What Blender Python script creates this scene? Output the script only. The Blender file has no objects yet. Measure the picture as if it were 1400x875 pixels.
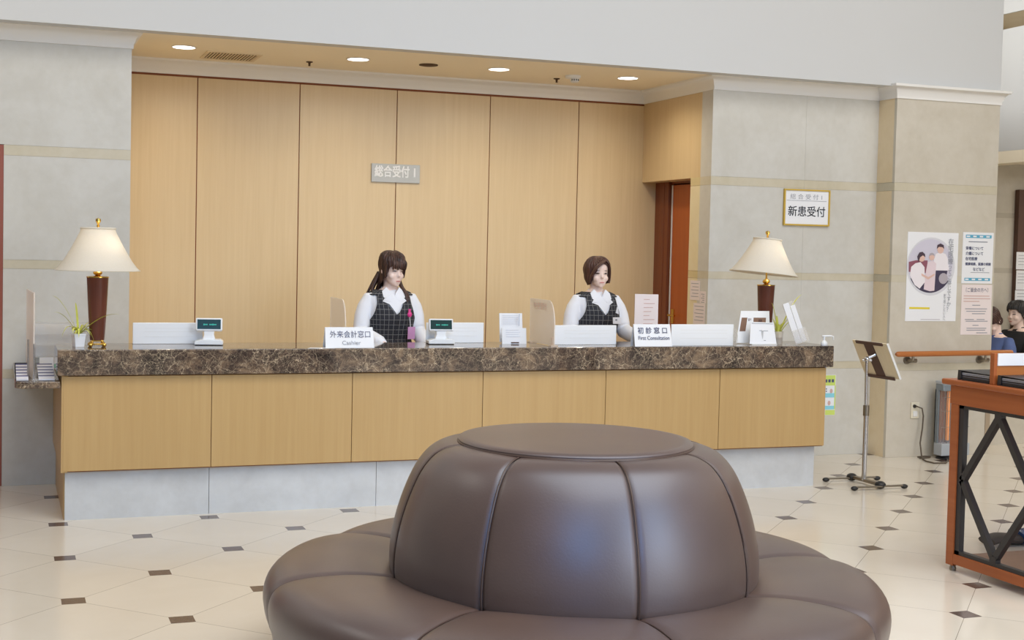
import bpy, math, random
from mathutils import Vector, Matrix
random.seed(7)
SC = bpy.context.scene
COL = SC.collection
PI = math.pi
R = math.radians

# ------------------------------------------------------------------ materials
def lin(c):
    f = lambda v: v / 12.92 if v <= 0.04045 else ((v + 0.055) / 1.055) ** 2.4
    return tuple(f(v / 255.0) for v in c) + (1.0,)

class NT:
    def __init__(s, name):
        s.m = bpy.data.materials.new(name); s.m.use_nodes = True
        s.t = s.m.node_tree; s.b = s.t.nodes['Principled BSDF']
    def n(s, typ, **kw):
        nd = s.t.nodes.new(typ)
        for k, v in kw.items():
            if k == 'inp':
                for a, b in v.items(): nd.inputs[a].default_value = b
            else: setattr(nd, k, v)
        return nd
    def l(s, a, b): s.t.links.new(a, b)
    def math(s, op, a, b=None, c=None):
        nd = s.n('ShaderNodeMath', operation=op)
        for i, v in enumerate((a, b, c)):
            if v is None: continue
            if isinstance(v, (int, float)): nd.inputs[i].default_value = v
            else: s.l(v, nd.inputs[i])
        return nd.outputs[0]
    def mix(s, fac, a, b):
        nd = s.n('ShaderNodeMix', data_type='RGBA')
        for i, v in ((0, fac), (6, a), (7, b)):
            if isinstance(v, (int, float)): nd.inputs[i].default_value = v
            elif isinstance(v, tuple): nd.inputs[i].default_value = v
            else: s.l(v, nd.inputs[i])
        return nd.outputs[2]
    def ramp(s, fac, stops):
        nd = s.n('ShaderNodeValToRGB')
        e = nd.color_ramp.elements
        while len(e) < len(stops): e.new(0.5)
        for el, (p, c) in zip(e, stops): el.position = p; el.color = c
        s.l(fac, nd.inputs[0]); return nd.outputs[0]
    def coords(s, scale=(1, 1, 1)):
        tc = s.n('ShaderNodeTexCoord'); mp = s.n('ShaderNodeMapping')
        mp.inputs['Scale'].default_value = scale
        s.l(tc.outputs['Object'], mp.inputs[0]); return mp.outputs[0]
    def noise(s, vec, scale=5, detail=4, rough=0.5, dist=0):
        nd = s.n('ShaderNodeTexNoise', inp={'Scale': scale, 'Detail': detail, 'Roughness': rough, 'Distortion': dist})
        s.l(vec, nd.inputs['Vector']); return nd

def bset(b, **k):
    for a, v in k.items(): b.inputs[a].default_value = v

def plain(name, col, rough=0.5, metal=0.0, var=0.06, scale=8.0, bump=0.0, stretch=(1, 1, 1), coat=0.0, spec=0.5):
    t = NT(name); c = lin(col)
    d = tuple(v * (1 - var) for v in c[:3]) + (1,); u = tuple(min(1, v * (1 + var)) for v in c[:3]) + (1,)
    nz = t.noise(t.coords(stretch), scale, 3)
    t.l(t.mix(nz.outputs['Fac'], d, u), t.b.inputs['Base Color'])
    bset(t.b, Roughness=rough, Metallic=metal)
    t.b.inputs['Coat Weight'].default_value = coat
    t.b.inputs['Specular IOR Level'].default_value = spec
    if bump:
        bp = t.n('ShaderNodeBump', inp={'Strength': bump, 'Distance': 0.002})
        n2 = t.noise(t.coords(stretch), scale * 12, 3)
        t.l(n2.outputs['Fac'], bp.inputs['Height']); t.l(bp.outputs[0], t.b.inputs['Normal'])
    return t.m

def wood(name, col, dark, rough=0.32, axis='z', gs=38.0):
    t = NT(name)
    sc = {'z': (gs, gs, 1.3), 'x': (1.3, gs, gs), 'y': (gs, 1.3, gs)}[axis]
    g = t.noise(t.coords(sc), 1.0, 5, 0.6, 0.4)
    big = t.noise(t.coords((1.1, 1.1, 0.7)), 1.4, 2)
    f = t.math('ADD', t.math('MULTIPLY', g.outputs['Fac'], 0.75), t.math('MULTIPLY', big.outputs['Fac'], 0.35))
    t.l(t.ramp(f, [(0.22, lin(dark)), (0.84, lin(col))]), t.b.inputs['Base Color'])
    bset(t.b, Roughness=rough); t.b.inputs['Specular IOR Level'].default_value = 0.4
    return t.m

def glass(name, tint=(240, 244, 245), alpha=0.35, rough=0.08):
    t = NT(name)
    nz = t.noise(t.coords(), 6, 2)
    t.l(t.mix(nz.outputs['Fac'], lin(tint), lin(tuple(min(255, v + 5) for v in tint))), t.b.inputs['Base Color'])
    bset(t.b, Roughness=rough, Alpha=alpha)
    return t.m

def emis(name, col, st):
    t = NT(name)
    nz = t.noise(t.coords(), 30, 2)
    c = lin(col)
    t.l(t.mix(nz.outputs['Fac'], tuple(v * .96 for v in c[:3]) + (1,), c), t.b.inputs['Emission Color'])
    bset(t.b, **{'Base Color': c, 'Emission Strength': st, 'Roughness': 0.6})
    return t.m

M = {}
def stone(name, a, b, rough=0.28, vein=None):
    t = NT(name)
    n1 = t.noise(t.coords(), 2.2, 6, 0.6, 0.8); n2 = t.noise(t.coords(), 16, 4, 0.6)
    f = t.math('ADD', t.math('MULTIPLY', n1.outputs['Fac'], 0.7), t.math('MULTIPLY', n2.outputs['Fac'], 0.3))
    t.l(t.ramp(f, [(0.38, lin(a)), (0.62, lin(b))]), t.b.inputs['Base Color'])
    bset(t.b, Roughness=rough); return t.m
M['stone'] = stone('cream_stone', (199, 196, 187), (209, 207, 200))
M['stone_warm'] = stone('warm_cream_stone', (198, 190, 174), (208, 201, 187))
M['stone_side'] = stone('beige_side_stone', (226, 206, 168), (234, 216, 182))
M['band'] = stone('band_stone', (196, 187, 163), (206, 198, 178))
M['plinth'] = stone('plinth_stone', (196, 197, 197), (210, 212, 213), 0.3)
M['paint'] = plain('white_paint', (206, 207, 207), 0.7, var=0.01, scale=2)
M['crown'] = plain('crown_paint', (238, 237, 234), 0.55, var=0.01, scale=2)
M['soffit'] = plain('cream_soffit', (248, 238, 216), 0.7, var=0.02, scale=2)
M['maple'] = wood('maple_panel', (221, 197, 155), (208, 181, 137), 0.33)
M['maple_front'] = wood('maple_counter_panel', (198, 165, 113), (184, 149, 97), 0.34)
M['groove'] = plain('groove_brown', (150, 84, 50), 0.7)
M['dark_gap'] = plain('dark_gap', (128, 80, 50), 0.8)
M['door_wood'] = wood('red_door_wood', (186, 100, 44), (160, 78, 32), 0.35)
M['door_frame'] = wood('brown_door_frame', (134, 74, 42), (108, 56, 32), 0.4)
M['leftdoor'] = wood('reddish_door', (158, 92, 76), (134, 74, 60), 0.4)
M['orange_wood'] = wood('orange_cherry_wood', (180, 103, 56), (154, 81, 42), 0.35, 'y', 30)
M['rail_wood'] = wood('handrail_wood', (190, 120, 64), (170, 98, 48), 0.35, 'x', 30)
M['brown_board'] = wood('brown_shelf_board', (140, 108, 88), (122, 92, 74), 0.4, 'x', 26)
M['lampwood'] = wood('dark_lamp_wood', (112, 64, 48), (84, 44, 34), 0.22)
M['brass'] = plain('brass', (226, 186, 96), 0.22, 1.0)
M['chrome'] = plain('chrome', (205, 205, 208), 0.22, 1.0)
M['steel'] = plain('brushed_steel', (150, 142, 130), 0.35, 1.0)
M['black_metal'] = plain('black_metal', (46, 44, 45), 0.42)
M['black_plastic'] = plain('black_plastic', (38, 37, 38), 0.45)
M['white_plastic'] = plain('white_plastic', (236, 238, 240), 0.35, var=0.015)
M['offwhite'] = plain('offwhite_plastic', (226, 226, 224), 0.4, var=0.02)
M['paper'] = plain('paper', (236, 237, 240), 0.7, var=0.012)
M['pinkpaper'] = plain('pinkish_paper', (234, 222, 220), 0.7, var=0.015)
M['inkgrey'] = plain('ink_grey', (150, 152, 160), 0.8)
M['ink'] = plain('ink_dark', (84, 88, 116), 0.8)
M['inkblack'] = plain('ink_black', (48, 52, 60), 0.8)
M['inkblue'] = plain('ink_lavender', (196, 202, 218), 0.8)
M['inkbrown'] = plain('ink_brown', (208, 172, 162), 0.8)
M['teal'] = plain('teal_print', (96, 170, 200), 0.7)
M['yellow'] = plain('yellow_print', (226, 206, 56), 0.7)
M['lime'] = plain('lime_print', (204, 222, 110), 0.7)
M['cyan'] = plain('cyan_print', (140, 210, 224), 0.7)
M['signgrey'] = plain('sign_grey', (176, 176, 172), 0.45, 0.3)
M['signwhite'] = plain('sign_lettering_white', (240, 240, 238), 0.5)
M['gold_frame'] = plain('gold_frame', (206, 172, 74), 0.4, 0.25)
M['acryl'] = glass('clear_acrylic', (236, 232, 226), 0.22, 0.05)
M['frost'] = glass('frosted_beige_acrylic', (236, 214, 190), 0.62, 0.3)
M['frostpink'] = glass('frosted_pink_acrylic', (252, 242, 232), 0.45, 0.3)
M['frostgrey'] = glass('frosted_grey_acrylic', (250, 238, 226), 0.45, 0.3)
M['screen'] = plain('dark_green_screen', (34, 62, 62), 0.15)
M['led'] = emis('green_led', (50, 170, 150), 0.3)
M['shade'] = None
M['leaf'] = plain('plant_leaf', (212, 214, 96), 0.5, var=0.3, scale=14)
M['soil'] = plain('soil', (92, 70, 50), 0.9)
M['pot'] = plain('white_pot', (238, 240, 244), 0.3, var=0.01)
M['glasspot'] = glass('clear_glass_pot', (224, 214, 200), 0.45, 0.05)
M['vent_dark'] = plain('vent_dark', (84, 62, 42), 0.8)
M['vent_frame'] = plain('vent_frame', (230, 214, 184), 0.6)
M['lens'] = emis('downlight_lens', (255, 246, 238), 6.0)
M['heater_grey'] = plain('heater_grey', (176, 182, 188), 0.35, 0.1)
M['heater_dark'] = plain('heater_dark_grey', (128, 136, 142), 0.4, 0.2)
M['reflector'] = plain('heater_reflector', (176, 172, 176), 0.3, 0.7)
M['element'] = emis('heater_glow', (240, 160, 104), 0.18)
M['cord'] = plain('brown_cord', (92, 80, 66), 0.6)
M['outlet'] = plain('outlet_ivory', (222, 214, 192), 0.5)
M['darkbrown'] = plain('dark_brown_trim', (88, 62, 54), 0.5)
M['pale_board'] = wood('pale_tray_board', (242, 230, 202), (230, 214, 180), 0.4)
M['binder'] = plain('black_binder', (44, 44, 48), 0.4)
M['navy'] = plain('navy_fabric', (44, 52, 92), 0.8, var=0.2)
M['bag_blue'] = plain('blue_shiny_bag', (44, 70, 112), 0.25, var=0.5, scale=30)
M['bag_dark'] = plain('dark_bag', (62, 54, 50), 0.5)
M['corner'] = plain('taupe_guard', (168, 150, 126), 0.5)
M['notice_board'] = plain('dark_brown_board', (92, 66, 54), 0.6)
M['skin'] = plain('skin', (246, 218, 204), 0.5, var=0.03, scale=20)
M['lip'] = plain('lip', (206, 132, 126), 0.45)
M['eye'] = plain('eye_dark', (52, 40, 38), 0.3)
M['brow'] = plain('brow', (92, 70, 60), 0.7)
M['blouse'] = plain('white_blouse', (236, 237, 242), 0.75, var=0.02, scale=10, bump=0.1)
M['skirt'] = plain('black_skirt', (42, 42, 46), 0.8)
M['shoe'] = plain('black_shoe', (36, 34, 34), 0.35)
M['coat'] = plain('black_coat', (38, 38, 40), 0.85, var=0.2)
M['bluecoat'] = plain('blue_jacket', (84, 102, 150), 0.8, var=0.25)
M['pink'] = plain('pink_badge', (226, 60, 140), 0.4)
M['pinkcard'] = plain('pink_card', (206, 150, 194), 0.5)
M['cardwhite'] = plain('card_white', (236, 236, 240), 0.5)
def hairmat(name, a, b):
    t = NT(name)
    nz = t.noise(t.coords((90, 90, 6)), 1.0, 4)
    t.l(t.ramp(nz.outputs['Fac'], [(0.35, lin(a)), (0.7, lin(b))]), t.b.inputs['Base Color'])
    bset(t.b, Roughness=0.5); return t.m
M['hair1'] = hairmat('dark_brown_hair', (50, 34, 30), (92, 62, 50))
M['hair2'] = hairmat('brown_hair', (62, 38, 32), (98, 62, 50))
M['hair3'] = hairmat('black_hair', (34, 33, 34), (54, 52, 52))

# countertop marble : dark brown with pale veins
t = NT('dark_emperador_marble')
co = t.coords()
wob = t.noise(co, 8, 5, 0.62)
vadd = t.n('ShaderNodeVectorMath', operation='MULTIPLY_ADD')
t.l(wob.outputs['Color'], vadd.inputs[0]); vadd.inputs[1].default_value = (0.17, 0.17, 0.17); t.l(co, vadd.inputs[2])
def vein(scale, w):
    v = t.n('ShaderNodeTexVoronoi', feature='DISTANCE_TO_EDGE', inp={'Scale': scale}); t.l(vadd.outputs[0], v.inputs['Vector'])
    return t.math('SUBTRACT', 1.0, t.math('MULTIPLY', v.outputs['Distance'], 1.0 / w))
v1 = t.math('MAXIMUM', vein(13, 0.026), 0.0); v2 = t.math('MAXIMUM', vein(34, 0.05), 0.0); v3 = t.math('MAXIMUM', vein(75, 0.06), 0.0)
msk = t.noise(co, 5, 5, 0.65); mm = t.ramp(msk.outputs['Fac'], [(0.34, (0.30,) * 3 + (1,)), (0.58, (1,) * 3 + (1,))])
vs = t.math('ADD', t.math('MULTIPLY', v1, 1.0), t.math('ADD', t.math('MULTIPLY', v2, 0.55), t.math('MULTIPLY', v3, 0.25)))
vs = t.math('MULTIPLY', vs, mm)
base = t.ramp(t.noise(co, 7, 6, 0.72, 0.8).outputs['Fac'], [(0.36, lin((44, 37, 35))), (0.50, lin((80, 66, 58))), (0.64, lin((134, 112, 90)))])
t.l(t.mix(t.math('MINIMUM', vs, 1.0), base, lin((194, 174, 146))), t.b.inputs['Base Color'])
bset(t.b, Roughness=0.06); M['marble'] = t.m

# leather
t = NT('brown_leather')
n1 = t.noise(t.coords(), 3.0, 3); n2 = t.noise(t.coords(), 130, 4)
t.l(t.ramp(n1.outputs['Fac'], [(0.3, lin((86, 64, 51))), (0.7, lin((98, 74, 59)))]), t.b.inputs['Base Color'])
bp = t.n('ShaderNodeBump', inp={'Strength': 0.22, 'Distance': 0.002}); t.l(n2.outputs['Fac'], bp.inputs['Height']); t.l(bp.outputs[0], t.b.inputs['Normal'])
bset(t.b, Roughness=0.47); t.b.inputs['Specular IOR Level'].default_value = 1.0; bset(t.b, **{'Coat Weight': 0.8, 'Coat Roughness': 0.36, 'Specular Tint': (0.42, 0.66, 1.0, 1)}); M['leather'] = t.m  # blue specular tint puts the bluish window sheen into the leather
M['piping'] = plain('dark_leather_piping', (78, 60, 52), 0.35)

# lamp shade: translucent fabric
t = NT('cream_lampshade'); t.t.nodes.remove(t.b); out = t.t.nodes['Material Output']
nz = t.noise(t.coords((60, 60, 60)), 2, 3); cc = t.mix(nz.outputs['Fac'], lin((238, 232, 220)), lin((246, 241, 230)))
df = t.n('ShaderNodeBsdfDiffuse'); tr = t.n('ShaderNodeBsdfTranslucent'); ms = t.n('ShaderNodeMixShader', inp={0: 0.35})
t.l(cc, df.inputs[0]); t.l(cc, tr.inputs[0]); t.l(df.outputs[0], ms.inputs[1]); t.l(tr.outputs[0], ms.inputs[2]); t.l(ms.outputs[0], out.inputs[0])
M['shade'] = t.m

# floor : 0.6 m tiles laid diagonally with small dark inserts at the corners
t = NT('cream_floor_tiles')
tc = t.n('ShaderNodeTexCoord'); sep = t.n('ShaderNodeSeparateXYZ'); t.l(tc.outputs['Object'], sep.inputs[0])
X0, Y0, T, Q = 0.312, 6.122, 0.6, math.sqrt(0.5)
dx = t.math('SUBTRACT', sep.outputs[0], X0); dy = t.math('SUBTRACT', sep.outputs[1], Y0)
u = t.math('MULTIPLY', t.math('ADD', dx, dy), Q / T); v = t.math('MULTIPLY', t.math('SUBTRACT', dx, dy), Q / T)
ur = t.math('ROUND', u); vr = t.math('ROUND', v)
du = t.math('ABSOLUTE', t.math('SUBTRACT', u, ur)); dv = t.math('ABSOLUTE', t.math('SUBTRACT', v, vr))
dot = t.math('LESS_THAN', t.math('ADD', du, dv), 0.104 * Q / T)
joint = t.math('LESS_THAN', t.math('MINIMUM', du, dv), 0.0014 / T)
cmb = t.n('ShaderNodeCombineXYZ'); t.l(t.math('FLOOR', u), cmb.inputs[0]); t.l(t.math('FLOOR', v), cmb.inputs[1])
wn = t.n('ShaderNodeTexWhiteNoise', noise_dimensions='3D'); t.l(cmb.outputs[0], wn.inputs['Vector'])
nz = t.noise(tc.outputs['Object'], 2.5, 6, 0.6, 0.6)
tile = t.mix(t.math('ADD', t.math('MULTIPLY', nz.outputs['Fac'], 0.7), t.math('MULTIPLY', wn.outputs['Value'], 0.3)), lin((214, 203, 186)), lin((232, 224, 210)))
c1 = t.mix(joint, tile, lin((150, 140, 126)))
nz2 = t.noise(tc.outputs['Object'], 40, 3)
c2 = t.mix(dot, c1, t.mix(nz2.outputs['Fac'], lin((86, 70, 64)), lin((110, 94, 86))))
t.l(c2, t.b.inputs['Base Color']); bset(t.b, Roughness=0.16); t.b.inputs['Specular IOR Level'].default_value = 0.4
M['floor'] = t.m

# plaid vest (uses UV in metres)
t = NT('black_windowpane_plaid')
uv = t.n('ShaderNodeUVMap'); sp = t.n('ShaderNodeSeparateXYZ'); t.l(uv.outputs[0], sp.inputs[0])
def grid(o, per, w):
    f = t.math('FRACT', t.math('DIVIDE', o, per)); return t.math('LESS_THAN', f, w / per)
g = t.math('MAXIMUM', grid(sp.outputs[0], 0.029, 0.0019), grid(sp.outputs[1], 0.034, 0.0022))
t.l(t.mix(g, lin((38, 39, 46)), lin((140, 138, 136))), t.b.inputs['Base Color']); bset(t.b, Roughness=0.8); M['plaid'] = t.m

# ------------------------------------------------------------------ builders
WM = {}
def mw(o): return WM.get(o.name, Matrix.Identity(4)) if o is not None else Matrix.Identity(4)

class MB:
    def __init__(s): s.v = []; s.f = []; s.mi = []; s.cur = 0
    def add(s, vs, fs):
        b = len(s.v); s.v += [tuple(p) for p in vs]
        for f in fs: s.f.append(tuple(i + b for i in f)); s.mi.append(s.cur)
        return s
    def mat(s, i): s.cur = i; return s
    def box(s, x0, y0, z0, x1, y1, z1):
        v = [(x, y, z) for z in (z0, z1) for y in (y0, y1) for x in (x0, x1)]
        return s.add(v, [(0, 2, 3, 1), (4, 5, 7, 6), (0, 1, 5, 4), (2, 6, 7, 3), (0, 4, 6, 2), (1, 3, 7, 5)])
    def obox(s, c, ex, ey, ez):           # oriented box: centre + three half vectors
        c, ex, ey, ez = map(Vector, (c, ex, ey, ez))
        v = [c + a * ex + b * ey + d * ez for d in (-1, 1) for b in (-1, 1) for a in (-1, 1)]
        return s.add(v, [(0, 2, 3, 1), (4, 5, 7, 6), (0, 1, 5, 4), (2, 6, 7, 3), (0, 4, 6, 2), (1, 3, 7, 5)])
    def bar(s, a, b, w, h, up=(0, 0, 1)):
        a, b, up = Vector(a), Vector(b), Vector(up); d = (b - a)
        x = d.normalized().cross(up).normalized(); y = x.cross(d.normalized())
        return s.obox((a + b) / 2, d / 2, x * w / 2, y * h / 2)
    def prism(s, poly, o, ux, uy, th):    # flat polygon extruded along ux x uy by th
        o, ux, uy = Vector(o), Vector(ux), Vector(uy); n = ux.cross(uy) * th; k = len(poly)
        a = [o + ux * p[0] + uy * p[1] for p in poly]
        s.add(a + [p + n for p in a], [tuple(range(k - 1, -1, -1)), tuple(range(k, 2 * k))] + [(i, (i + 1) % k, k + (i + 1) % k, k + i) for i in range(k)])
        return s
    def loft(s, rings, cap=True, close=True):
        n = len(rings[0]); vs = [p for r in rings for p in r]; fs = []
        m = n if close else n - 1
        for i in range(len(rings) - 1):
            for j in range(m): fs.append((i * n + j, i * n + (j + 1) % n, (i + 1) * n + (j + 1) % n, (i + 1) * n + j))
        if cap and close: fs += [tuple(range(n - 1, -1, -1)), tuple(range((len(rings) - 1) * n, len(rings) * n))]
        return s.add(vs, fs)
    def lathe(s, prof, c=(0, 0, 0), n=32, sx=1, sy=1, rot=0, cap=True):
        c = Vector(c)
        rings = [[c + Vector((r * sx * math.cos(rot + 2 * PI * j / n), r * sy * math.sin(rot + 2 * PI * j / n), z)) for j in range(n)] for r, z in prof]
        return s.loft(rings, cap)
    def tube(s, pts, r, n=10):
        pts = [Vector(p) for p in pts]; rr = r if isinstance(r, (list, tuple)) else [r] * len(pts)
        rings = []; prev = None
        for i, p in enumerate(pts):
            d = (pts[min(i + 1, len(pts) - 1)] - pts[max(i - 1, 0)]).normalized()
            if prev is None:
                a = Vector((0, 0, 1)) if abs(d.z) < 0.9 else Vector((1, 0, 0)); x = d.cross(a).normalized()
            else: x = (prev - d * prev.dot(d)).normalized()
            prev = x; y = d.cross(x); q = rr[i]
            qa, qb = q if isinstance(q, (list, tuple)) else (q, q)
            rings.append([p + x * qa * math.cos(2 * PI * j / n) + y * qb * math.sin(2 * PI * j / n) for j in range(n)])
        return s.loft(rings)
    def cyl(s, a, b, r, n=20): return s.tube([a, b], r, n)
    def ball(s, c, r, n=14, m=8, sx=1, sy=1, sz=1):
        prof = [(max(1e-4, r * math.sin(PI * i / m)), -r * math.cos(PI * i / m)) for i in range(m + 1)]
        c = Vector(c)
        return s.loft([[c + Vector((q * sx * math.cos(2 * PI * j / n), q * sy * math.sin(2 * PI * j / n), z * sz)) for j in range(n)] for q, z in prof])
    def build(s, name, mat, parent=None, smooth=None, bevel=0, seg=2):
        inv = mw(parent).inverted()
        me = bpy.data.meshes.new(name)
        me.from_pydata([tuple(inv @ Vector(p)) for p in s.v], [], s.f); me.update()
        for m_ in (mat if isinstance(mat, list) else [mat]): me.materials.append(m_)
        for p, i in zip(me.polygons, s.mi): p.material_index = i
        fixn(me)
        if smooth is not None:
            me.shade_smooth(); me.set_sharp_from_angle(angle=R(smooth))
        o = bpy.data.objects.new(name, me); COL.objects.link(o)
        if parent is not None:
            o.parent = parent; WM[o.name] = mw(parent).copy()
        if bevel:
            b = o.modifiers.new('bevel', 'BEVEL'); b.width = bevel; b.segments = seg; b.limit_method = 'ANGLE'; b.angle_limit = R(40)
        return o
import bmesh
def fixn(me):
    bm = bmesh.new(); bm.from_mesh(me); bmesh.ops.recalc_face_normals(bm, faces=bm.faces); bm.to_mesh(me); bm.free()

def tag(o, label, cat, group=None):
    o['label'] = label; o['category'] = cat
    if group: o['group'] = group
    return o
def thing(name, label, cat, loc=(0, 0, 0), rz=0, group=None):
    o = bpy.data.objects.new(name, None); COL.objects.link(o); o.empty_display_size = 0.1
    o.location = loc; o.rotation_euler = (0, 0, rz)
    WM[o.name] = Matrix.Translation(loc) @ Matrix.Rotation(rz, 4, 'Z')
    return tag(o, label, cat, group)
def struct(o): o['kind'] = 'structure'; return o
def dup(root, delta, label, drz=0):
    r = root.copy(); COL.objects.link(r); r.location = Vector(root.location) + Vector(delta); r.rotation_euler.z += drz
    r['label'] = label
    WM[r.name] = Matrix.Translation(r.location) @ Matrix.Rotation(r.rotation_euler.z, 4, 'Z')
    for ch in list(root.children):
        c = ch.copy(); COL.objects.link(c); c.parent = r
        for g in list(ch.children):
            d = g.copy(); COL.objects.link(d); d.parent = c
    return r

def text_mesh(body, size, xs=1.0, align='CENTER', vert=False, space=1.0):
    cu = bpy.data.curves.new('lettering', 'FONT')
    cu.body = '\n'.join(body) if vert else body
    cu.size = size; cu.align_x = align; cu.align_y = 'CENTER'; cu.space_character = space; cu.space_line = 0.95; cu.resolution_u = 3
    ob = bpy.data.objects.new('lettering', cu); COL.objects.link(ob)
    dg = bpy.context.evaluated_depsgraph_get(); dg.update()
    me = bpy.data.meshes.new_from_object(ob.evaluated_get(dg))
    bpy.data.objects.remove(ob); bpy.data.curves.remove(cu)
    for v in me.vertices: v.co.x *= xs
    return me
def txt(body, size, o, mat, parent=None, right=(1, 0, 0), up=(0, 0, 1), xs=1.0, name='lettering', align='CENTER', vert=False, off=0.0012, space=1.0, bold=0.0):
    me = text_mesh(body, size, xs, align, vert, space)
    r, u = Vector(right).normalized(), Vector(up).normalized(); n = r.cross(u); o = Vector(o) + n * off
    inv = mw(parent).inverted()
    fs = [tuple(p.vertices) for p in me.polygons]; k = len(me.vertices); allv = []; allf = []
    for q, (bx, by) in enumerate(((0, 0), (bold, 0), (0, bold), (bold, bold)) if bold else ((0, 0),)):
        allv += [tuple(inv @ (o + n * 0.0001 * q + r * (v.co.x + bx) + u * (v.co.y + by))) for v in me.vertices]
        allf += [tuple(i + k * q for i in f) for f in fs]
    nm = bpy.data.meshes.new(name); nm.from_pydata(allv, [], allf)
    bpy.data.meshes.remove(me)
    nm.materials.append(mat)
    ob = bpy.data.objects.new(name, nm); COL.objects.link(ob)
    if parent is not None: ob.parent = parent; WM[ob.name] = mw(parent).copy()
    return ob

# ------------------------------------------------------------------ the setting
SY = 9.13      # face of the stone walls
PY = 8.90      # face of the pillar and of the white bulkhead
BY = 10.33     # face of the wood panelled back wall
struct(MB().box(-7, -9, -0.1, 15, 14, 0).build('floor', M['floor']))

BANDS = ((0.705, 0.764), (1.420, 1.478), (2.153, 2.220))
def stone_wall(m, x0, x1, y, th, zt, z0=0.0, joints=()):
    # cladding courses: main stone is set 3 mm behind narrow joints, bands get the second slot
    zs = [z0] + [z for b in BANDS for z in b if z > z0 and z < zt] + [zt]
    if z0 > 0: zs = sorted(set(zs))
    xs = [x0] + [j for j in joints if x0 < j < x1] + [x1]
    for a, b in zip(zs[:-1], zs[1:]):
        band = any(abs(a - q[0]) < 1e-4 and abs(b - q[1]) < 1e-4 for q in BANDS)
        m.mat(1 if band else 0)
        for c, d in zip(xs[:-1], xs[1:]):
            m.box(c + (0.0005 if c > x0 else 0), y, a + 0.0006, d - (0.0005 if d < x1 else 0), y + th, b - 0.0006)
    m.mat(2); m.box(x0 + .002, y + 0.004, z0, x1 - .002, y + th - 0.002, zt - 0.002); m.mat(0)
M['joint'] = plain('stone_joint', (186, 178, 162), 0.8)
SM = [M['stone'], M['band'], M['joint']]
m = MB(); stone_wall(m, 0.010, 0.805, SY, 0.2, 3.06); m.box(-3.5, SY + 0.002, 2.222, 0.010, SY + 0.2, 3.06)
m.box(-3.5, SY, 0, -1.25, SY + 0.2, 2.222)
struct(m.build('wall_left', SM))
m = MB(); stone_wall(m, 5.19, 6.76, SY, 0.17, 3.06, joints=(6.037,)); struct(m.build('wall_right', SM))
# pillar: front face at PY, left flank beige
m = MB(); stone_wall(m, 6.725, 7.742, PY, 0.03, 2.98)
m2 = [M['stone_warm'], M['band'], M['joint'], M['stone_side']]
m.mat(3)
zs = [0] + [z for b in BANDS for z in b] + [2.98]
for a, b in zip(zs[:-1], zs[1:]):
    band = any(abs(a - q[0]) < 1e-4 for q in BANDS); m.mat(1 if band else 3)
    m.box(6.7255, PY + 0.03, a + 0.0006, 6.80, 9.13, b - 0.0006)
m.mat(3); m.box(6.80, PY + 0.03, 0, 7.741, 9.30, 2.98)
struct(m.build('wall_pillar', m2))
# taupe guard on the pillar's free corner
tag(MB().box(7.705, PY - 0.008, 0.06, 7.752, PY + 0.08, 0.60).build('corner_guard', M['corner'], bevel=0.003), 'taupe corner guard low on the free corner of the stone pillar', 'corner guard')

# crown mouldings
def crown_prof():
    return [(0.0, 0.0), (0.012, 0.0), (0.014, 0.035), (0.022, 0.045), (0.03, 0.075), (0.05, 0.10), (0.075, 0.112), (0.08, 0.135), (0.0, 0.135)]
def crown(name, path, zb, mat, sc=1.0, side=-1):
    # path: list of (x, y); the moulding projects to the left of travel * side
    m = MB(); pts = [Vector((x, y, 0)) for x, y in path]; rings = []
    for i, p in enumerate(pts):
        d1 = (pts[i] - pts[i - 1]).normalized() if i else (pts[1] - pts[0]).normalized()
        d2 = (pts[i + 1] - pts[i]).normalized() if i < len(pts) - 1 else d1
        n1 = Vector((-d1.y, d1.x, 0)) * side; n2 = Vector((-d2.y, d2.x, 0)) * side
        nn = (n1 + n2) / (1 + n1.dot(n2))
        rings.append([p + nn * a * sc + Vector((0, 0, zb + b * sc)) for a, b in crown_prof()])
    m.loft(rings); return struct(m.build(name, mat, smooth=50))
crown('trim_1', [(-3.5, SY), (0.805, SY), (0.805, BY)], 2.89, M['crown'], 0.86)
crown('trim_2', [(0.805, BY), (5.2, BY), (5.2, SY - 0.0), (6.725, SY)], 2.89, M['crown'], 0.84)
crown('trim_3', [(6.725, SY), (6.725, PY), (7.742, PY), (7.742, 9.3)], 2.89, M['crown'], 0.82)

# bulkhead above, recess ceiling
struct(MB().box(-7, PY, 2.985, 7.742, PY + 0.12, 6.0).build('wall_upper', M['paint']))
struct(MB().box(-7, PY + 0.12, 2.998, 7.742, BY + 0.2, 3.1).build('ceiling', M['soffit']))

# panelled back wall with grooves
m = MB(); jx = [0.70, 1.403, 2.196, 2.990, 3.789, 4.588, 5.40]
for a, b in zip(jx[:-1], jx[1:]): m.box(a + 0.004, BY, 0, b - 0.004, BY + 0.03, 2.874)
m.mat(1); m.box(0.6, BY + 0.012, 0, 5.6, BY + 0.15, 3.05)
struct(m.build('wall_back', [M['maple'], M['groove']]))
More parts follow.
